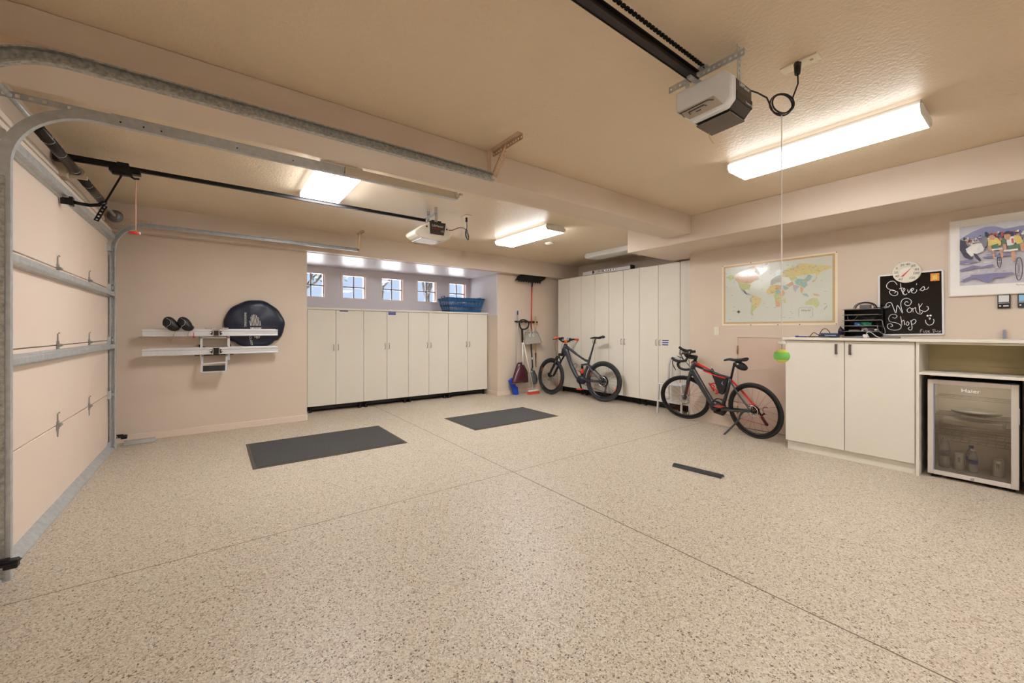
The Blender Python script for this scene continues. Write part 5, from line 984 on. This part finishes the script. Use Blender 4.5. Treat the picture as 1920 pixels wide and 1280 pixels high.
coil('white_cable', (ox + .05, 1.145, SH(1)), .026, 4, cordw, 'white coiled cable on the lower organizer tray', seed=7, h=.03)
coil('grey_cable', (ox + .06, 1.10, SH(1)), .026, 4, mat('lilac_cord', (130, 116, 140), .5), 'lilac-grey coiled cable on the lower organizer tray', seed=8, h=.032)
tag(MB().ell((ox + .03, 1.055, SH(1) + .012), .013, .013, .012, 14, 10).build('white_round_item', white), 'small round white item of unknown kind on the lower organizer tray', 'ball')  # knob-like item of unknown kind, drawn as a plain ball
tag(MB().ell((ox + .03, 1.225, SH(1) + .005), .03, .05, .008, 14, 8).build('grey_pouch', mat('pouch_grey', (150, 144, 140), .6, noise=.2)), 'flat grey pouch on the lower organizer tray', 'pouch')
tag(MB().tube(spl([(ox, 1.03, SH(3)), (ox - .01, 1.0, SH(3) - .01), (ox - .02, .99, SH(2)), (ox - .02, .975, SH(1)), (ox - .01, .985, SH(0) + .03), (ox, 1.02, SH(1) - .01), (ox + .0, 1.035, SH(1) + .03), (ox - .005, 1.035, SH(2))]), .0035, 6).build('looping_cable', cordm), 'grey cable looping down the right side of the organizer', 'cable')
for o in bpy.data.objects:
    if o.parent is None and o.name.split('.')[0] in ('letter_organizer', 'power_adapter', 'plug', 'cable_bundle', 'thin_cable', 'blue_cable', 'green_cable', 'white_cable', 'grey_cable', 'white_round_item', 'grey_pouch', 'looping_cable'): o.location.y += .014
ox = 5.22
# front clutter
tag(MB().tube(spl([(ox - .03, 1.08, WT + .004), (ox - .03, 1.10, WT + .05), (ox - .03, 1.07, WT + .058), (ox - .03, 1.03, WT + .02), (ox - .03, 1.0, WT + .004)]), .003, 6).build('white_cable', cordw), 'white cable arching in front of the organizer', 'cable')
tag(bx('phone_charger', ox - .06, ox - .02, 1.09, 1.125, WT, WT + .036, cordw, bevel=.006), 'small pale charger block in front of the organizer', 'charger')
coil('grey_lead', (ox - .06, 1.20, WT), .08, 4, cordm, 'tangled grey cable on the worktop before the organizer', seed=11, h=.016, rz=.35)
tag(bx('blue_adapter', ox - .07, ox - .04, 1.13, 1.18, WT, WT + .02, mat('slate_plastic', (90, 104, 140), .4), bevel=.004), 'small slate blue adapter before the organizer', 'adapter')
t = thing('tool_pouch', 'dark blue plastic case lying on the worktop left of the organizer', 'case', (5.25, 1.40, WT)); MB().prism([(5.20, 1.50, WT), (5.20, 1.335, WT), (5.29, 1.335, WT), (5.29, 1.50, WT)], (0, 0, .03)).tube([(5.20, 1.48, WT + .034), (5.20, 1.33, WT + .034)], .013, 10).build('shell', mat('navy_case', (44, 54, 84), .45), t, .006); MB().tube([(5.187, 1.44, WT + .022), (5.187, 1.345, WT + .022)], .006, 6).build('clip', mat('pale_blue_trim', (150, 160, 196), .4), t)
tag(MB().tube(spl([(5.22, 1.60, WT + .006), (5.22, 1.58, WT + .014), (5.22, 1.55, WT + .05), (5.22, 1.53, WT + .046), (5.22, 1.50, WT + .03), (5.23, 1.47, WT + .085), (5.24, 1.44, WT + .09), (5.24, 1.41, WT + .05), (5.22, 1.42, WT + .006), (5.2, 1.52, WT + .006)]), .0038, 6).build('charging_cable', cordb), 'black cable rising in a loop left of the dark blue case', 'cable')
coil('thin_cables', (5.19, 1.5, WT), .09, 4, mat('grey_brown_cord', (100, 96, 88), .5), 'thin grey cables spread on the worktop under the looping black cable', seed=14, h=.014, rz=.35)
tag(MB().tube([(5.2, 1.70, WT + .006), (5.2, 1.60, WT + .006)], .006, 8).tube([(5.2, 1.71, WT + .008), (5.2, 1.68, WT + .008)], .009, 8).build('marker_pen', mat('blue_pen', (40, 60, 140), .4)), 'blue pen with a dark cap at the left of the worktop clutter', 'pen')
t = thing('wall_charger', 'small dark plug-in charger standing up at the wall outlet', 'charger', (5.53, 1.40, 1.25)); MB().tube([(5.545, 1.39, 1.25), (5.545, 1.39, 1.30), (5.545, 1.395, 1.325), (5.545, 1.395, 1.345)], [.03, .03, .012, .004], 12).build('body', mat('dark_purple_plastic', (40, 30, 48), .4), t)
tag(MB().box(5.2, 5.24, .86, 1.0, WT, WT + .014).build('grey_tool', mat('grey_tool_metal', (110, 108, 112), .4, .4), bevel=.005), 'flat grey tool on the worktop below the chalkboard', 'tool')
# ---------------------------------------------------------------- back wall left: hitch rack, wheel bag, headrests
YB = 6.41
t = thing('wall_rack', 'folding aluminium rack with two long rails mounted on the back wall', 'rack', (0, YB, 1.1))
for (za, zb_) in ((1.228, 1.318), (1.0, 1.083)):
    for (xa, xb) in ((-.672, -.02), (.05, .684)):
        rl = MB(); prof = [(0, 0), (.0, .014), (.006, .018), (.006, .058), (.0, .062), (0, .082), (.03, .082), (.03, 0)]
        rl.prism([(xa, 6.23 + a, za + b) for a, b in prof], (xb - xa, 0, 0)); rl.box(xa + .06, xb - .02, 6.262, 6.30, za + .074, za + .09); rl.build('rail', alu, t, .002)
    mb = MB(); mb.box(-.024, -.012, 6.222, 6.30, za - .004, zb_ + .012); mb.box(.042, .054, 6.222, 6.30, za - .004, zb_ + .012); mb.tube([(-.05, 6.226, za + .045), (-.03, 6.226, za + .045)], .02, 10); mb.tube([(.06, 6.226, za + .045), (.08, 6.226, za + .045)], .02, 10); mb.box(-.10, .14, 6.235, 6.28, zb_ - .004, zb_ + .014); mb.build('bracket', chrome, t, .002)
    mb = MB(); mb.box(-.008, .038, 6.215, 6.27, za + .01, za + .068); mb.ell((-.03, 6.22, za + .04), .012, .012, .026, 10, 8); mb.ell((.062, 6.22, za + .04), .012, .012, .026, 10, 8); mb.build('centre_clamp', blackp, t, .004)
fr = MB(); fr.box(-.145, -.12, 6.29, 6.33, .92, 1.31); fr.box(.13, .157, 6.29, 6.33, .92, 1.31); fr.box(-.145, .157, 6.29, 6.32, 1.20, 1.218); fr.build('wall_frame', alu, t, .003)
fr = MB(); fr.bar((-.12, 6.30, 1.0), (-.13, 6.16, .79), .02, .02); fr.bar((.125, 6.30, 1.0), (.115, 6.16, .79), .02, .02); fr.bar((-.125, 6.22, .885), (.12, 6.22, .90), .02, .02); fr.bar((-.13, 6.16, .79), (.115, 6.16, .79), .012, .012); fr.build('lower_arm', alu, t)
MB().prism([(-.115, 6.16, .795), (.105, 6.16, .795), (.105, 6.20, .862), (-.115, 6.20, .862)], (0, .006, 0)).build('black_panel', blackp, t)
fr = MB(); fr.box(-.155, .165, 6.30, 6.405, 1.07, 1.10); fr.box(-.16, -.14, 6.33, 6.41, 1.09, 1.12); fr.box(.15, .17, 6.33, 6.41, 1.09, 1.12); fr.box(-.20, .20, 6.30, 6.405, .985, .995); fr.build('wall_mount', blackp, t)
MB().tube([(-.205, 6.215, 1.275), (-.205, 6.215, 1.22)], .004, 6).ell((-.205, 6.215, 1.215), .012, .006, .008, 8, 6).build('red_tag', red, t); MB().bar((.12, 6.28, 1.225), (.135, 6.28, 1.20), .012, .012).build('red_tag', red, t)
t = thing('wheel_bag', 'large round navy fabric bag with a white logo hanging behind the rack', 'bag', (.435, 6.33, 1.37))
mb = MB(); rr = random.Random(9); n = 56; rings = []
for j, (k, dy) in enumerate(((0, -.055), (.25, -.057), (.5, -.05), (.75, -.046), (.92, -.035), (1.0, -.01), (.98, .012), (.5, .02), (0, .02))):
    rg = []
    for i in range(n):
        a = 2 * PI * i / n; rad = .343 * (1 + .012 * math.sin(5 * a + 1) + .010 * math.sin(11 * a)) * (.93 if math.sin(a) < -.7 else 1); wr = .004 * math.sin(5 * a + j) * (1 if .3 < k < .95 else .2)
        rg.append(mb._v((.435 + rad * k * math.cos(a), 6.365 + dy + wr, 1.37 + rad * .97 * k * math.sin(a))))
    rings.append(rg)
for a, b in zip(rings, rings[1:]):
    for i in range(n): mb.f([a[i], a[(i + 1) % n], b[(i + 1) % n], b[i]], True)
mb.build('cover', mat('navy_nylon', (17, 24, 48), .38, noise=.2, nscale=8, bump=.3, bscale=14), t)
mb = MB(); yl = 6.296
for k in range(8):
    dx = -.056 + .016 * k; hz = .16 * math.sqrt(1 - (dx / .064) ** 2)
    for a_, b_, w_ in ((hz, .01, .006), (-.01, -hz, .009)): mb.bar((.437 + dx - .12 * a_, yl, 1.35 + a_), (.437 + dx - .12 * b_, yl, 1.35 + b_), w_, .002, up=(0, 1, 0))
mb.build('logo_stripes', white, t)
text('lettering', 'SHENOVING', .033, frame((.322, 6.298, 1.44), (0, 0, -1), (1, 0, 0)), white, t, .0006)
text('lettering', 'OLOGY', .036, frame((.385, 6.302, 1.16), (.18, 0, -1), (1, 0, .18)), white, t, .0006)
for i, (cx, tilt, lab) in enumerate(((-.415, .35, 'left black headrest with white stitching resting on the rack'), (-.285, .25, 'right black headrest with white stitching resting on the rack'))):
    t = thing('headrest', lab, 'headrest', (cx, 6.18, 1.37), group='headrests on the wall rack')
    mb = MB(); mb.ell((cx, 6.17, 1.375), .071, .055, .085, 20, 14, fn=lambda q: Vector((q.x + q.z * (-.25) + (.012 if q.z < 0 else 0), q.y * (1.1 if q.z < 0 else 1), q.z - .02 * (abs(q.x) / .076) ** 3))); mb.build('cushion', mat('black_leather', (22, 22, 24), .45, bump=.15, bscale=80), t)
    MB().tube(spl([(cx - .035, 6.115, 1.44), (cx - .0, 6.108, 1.415), (cx + .0, 6.11, 1.37), (cx - .03, 6.112, 1.34), (cx - .02, 6.125, 1.30)]), .0014, 5).build('stitching', white, t)
    MB().tube([(cx + .05, 6.17, 1.31), (cx - .0, 6.17, 1.16)], .005, 8).build('post', mat('brass_post', (196, 176, 140), .3, .8), t)
# ---------------------------------------------------------------- broom rack on the column wall
YT = 6.55; KF = YT / 6.41
def T_(x, z, yy): k = KF; return (x * k, yy * k, 1.3 + (z - 1.3) * k)
t = thing('tool_hanger', 'black wall rail with clips holding brooms and shovels', 'tool rack', (5.2, YT, 1.48))
mb = MB(); mb.box(4.92, 5.50, YT - .03, YT - .001, 1.468, 1.492)
for x in (4.95, 5.06, 5.17, 5.28, 5.38, 5.47): mb.tube([(x, YT - .02, 1.48), (x, YT - .07, 1.47)], .018, 8)
mb.build('clip_rail', blackp, t)
t = thing('push_broom', 'upside-down push broom with a wide black head and red handle on the column wall', 'broom', (5.3, YT - .1, 1.3))
mb = MB(); a = [T_(x, z, 6.28) for x, z in ((4.86, 2.395), (5.50, 2.415), (5.52, 2.365), (5.38, 2.29), (4.86, 2.285), (4.77, 2.285))]; mb.prism(a, (0, .07, 0))
rr = random.Random(3)
for k in range(40): x = 4.90 + k * .0162; mb.bar(T_(x, 2.39, 6.30), T_(x + rr.uniform(-.01, .01), 2.43 , 6.32), .012, .05)
for k in range(10): x = 4.80 + k * .06; mb.bar(T_(x, 2.29, 6.27), T_(x + .03, 2.262, 6.27), .03, .02)
mb.build('broom_head', blackp, t); MB().tube([T_(5.183, 2.29, 6.30), T_(5.19, 2.18, 6.32)], .017, 10).build('socket', blackp, t)
MB().tube([T_(5.183, 2.2, 6.32), T_(5.196, 1.75, 6.34), T_(5.206, 1.28, 6.36)], .013, 10).build('pole', mat('red_pole', (206, 62, 40), .45, noise=.15, nscale=30), t)
t = thing('dustpan', 'grey upright dustpan hanging on the clip rail', 'dustpan', (5.25, YT - .1, 1.15))
mb = MB(); q = [T_(x, z, 6.26) for x, z in ((4.985, 1.262), (5.26, 1.275), (5.305, 1.22), (5.397, 1.045), (4.962, 1.014), (4.955, 1.15))]; mb.prism(q, (0, .012, 0))
for i in (0, 1, 2, 5): mb.bar(q[i], q[(i + 1) % 6], .012, .05, up=(0, 1, 0))
mb.tube([T_(5.0, 1.26, 6.26), T_(5.02, 1.30, 6.27), T_(5.10, 1.305, 6.27), T_(5.24, 1.29, 6.27), T_(5.27, 1.27, 6.26)], .010, 8); mb.build('pan', mat('pale_grey_plastic', (176, 170, 160), .45), t, .002)
mb = MB()
for x in (5.075, 5.16): mb.tube([T_(x - .02, 1.23, 6.245), T_(x - .015, 1.18, 6.245), T_(x + .015, 1.17, 6.245), T_(x + .02, 1.25, 6.25), T_(x + .015, 1.42, 6.29)], .007, 6)
mb.build('hanging_hook', white, t)
t = thing('squeegee_broom', 'white pole with a blue tip and blue angled broom head by the wall', 'broom', (4.9, YT - .05, .3))
MB().tube([T_(4.858, 1.62, 6.36), T_(4.83, 1.2, 6.35), T_(4.78, .36, 6.32)], .011, 10).build('pole', mat('silver_pole', (190, 186, 182), .4, .3), t); MB().tube([T_(4.858, 1.69, 6.36), T_(4.858, 1.61, 6.36)], .0135, 10).build('tip', mat('blue_grip', (60, 70, 170), .4), t)
MB().prism([T_(x, z, 6.28) for x, z in ((4.60, .32), (4.69, .37), (4.76, .20), (4.80, .19), (4.825, .035), (4.73, .035), (4.66, .19))], (0, .06, 0)).build('broom_head', mat('blue_bristle', (28, 72, 196), .55, noise=.2), t, .004)
t = thing('snow_shovel', 'maroon snow shovel with a black D grip hanging on the clip rail', 'shovel', (4.9, YT - .2, .6))
MB().tube(spl([T_(4.90, 1.32, 6.28), T_(4.85, 1.36, 6.27), T_(4.83, 1.45, 6.27), T_(4.875, 1.50, 6.27), T_(4.96, 1.505, 6.27), T_(5.06, 1.455, 6.27), T_(5.05, 1.37, 6.27), T_(4.98, 1.325, 6.27), T_(4.91, 1.32, 6.27)]), .016, 8).tube([T_(4.905, 1.33, 6.28), T_(4.902, 1.06, 6.26)], .022, 10).build('grip', blackp, t)
MB().tube([T_(4.902, 1.07, 6.26), T_(4.88, .62, 6.22)], .015, 10).build('shaft', white, t)
mb = MB(); n = 9; cols = []
top = [(4.80, .655), (4.86, .672), (4.93, .65)]
for j in range(n):
    v_ = j / (n - 1); row = []
    xl = lerp(4.80, 4.60, v_ ** .8); xr = lerp(4.92, 5.02, min(1, v_ * 2.2)); z_ = lerp(.66, .268, v_)
    for i in range(9):
        u_ = i / 8; bul = math.sin(PI * u_); row.append(mb._v(T_(lerp(xl, xr, u_), z_ + .01 * bul, 6.28 - .055 * bul - .05 * v_ + (.012 if i == 4 else 0))))
    cols.append(row)
for a, b in zip(cols, cols[1:]):
    for i in range(8): mb.f([a[i], a[i + 1], b[i + 1], b[i]], True)
o = mb.build('scoop', mat('maroon_plastic', (74, 22, 36), .22, noise=.1, coat=.3), t); so = o.modifiers.new('solid', 'SOLIDIFY'); so.thickness = .006
MB().tube([T_(4.60, .268, 6.225), T_(4.80, .266, 6.175), T_(5.02, .27, 6.225)], .007, 6).build('wear_edge', mat('grey_edge', (150, 140, 140), .4, .3), t)
t = thing('push_broom', 'small red-headed broom with a white handle leaning across the maroon shovel', 'broom', (5.2, 6.3, 0))
MB().tube([T_(4.909, 1.10, 6.25), (5.235, 6.32, .075)], .012, 10).build('handle', mat('broom_white', (222, 210, 198), .4), t)
MB().prism([(5.10, 6.29, .052), (5.13, 6.29, .078), (5.33, 6.29, .088), (5.36, 6.29, .06)], (0, .06, 0)).build('head', white, t, .004); MB().prism([(5.10, 6.285, .055), (5.36, 6.285, .06), (5.375, 6.285, .004), (5.09, 6.285, .004)], (0, .075, 0)).build('bristles', mat('red_bristle', (214, 78, 56), .7, noise=.2, nscale=80), t)
t = thing('garden_tool', 'wooden handled tool with a dark metal lower half hanging at the right of the rail', 'garden tool', (5.45, YT - .05, 1.2))
MB().tube([T_(5.316, 1.592, 6.36), T_(5.319, 1.15, 6.36), T_(5.322, .83, 6.36)], [.015, .014, .018], 10).build('handle', mat('ash_wood', (214, 172, 112), .55, noise=.15, nscale=12), t); MB().tube([T_(5.322, .83, 6.36), T_(5.328, .66, 6.36), T_(5.331, .54, 6.36)], [.016, .010, .007], 10).build('metal_tine', mat('brown_metal', (58, 40, 32), .5, .3), t)
t = thing('garden_shovel', 'grey bladed shovel with a black shaft behind the white broom', 'shovel', (5.3, YT - .06, .6))
MB().tube([T_(5.195, 1.20, 6.36), T_(5.205, 1.0, 6.36), T_(5.219, .715, 6.35), T_(5.215, .56, 6.33), T_(5.19, .49, 6.33), T_(5.24, .45, 6.33)], .013, 10).build('shaft', blackp, t); MB().tube([T_(5.219, .75, 6.345), T_(5.219, .70, 6.345)], .0145, 10).build('band', white, t)
mb = MB(); n = 7; cols = []
for j in range(n):
    v_ = j / (n - 1); row = []; xl = lerp(5.165, 5.20, v_); xr = lerp(5.28, 5.37, min(1, v_ * 1.6)) - (.06 * max(0, v_ - .7) / .3); z_ = lerp(.475, .215, v_)
    for i in range(7): u_ = i / 6; row.append(mb._v(T_(lerp(xl, xr, u_), z_ + .03 * u_ * (1 - v_) - .02 * u_, 6.35 - .03 * math.sin(PI * u_))))
    cols.append(row)
for a, b in zip(cols, cols[1:]):
    for i in range(6): mb.f([a[i], a[i + 1], b[i + 1], b[i]], True)
o = mb.build('blade', mat('shovel_steel', (112, 116, 124), .4, .6, noise=.2, nscale=10), t); so = o.modifiers.new('solid', 'SOLIDIFY'); so.thickness = .004
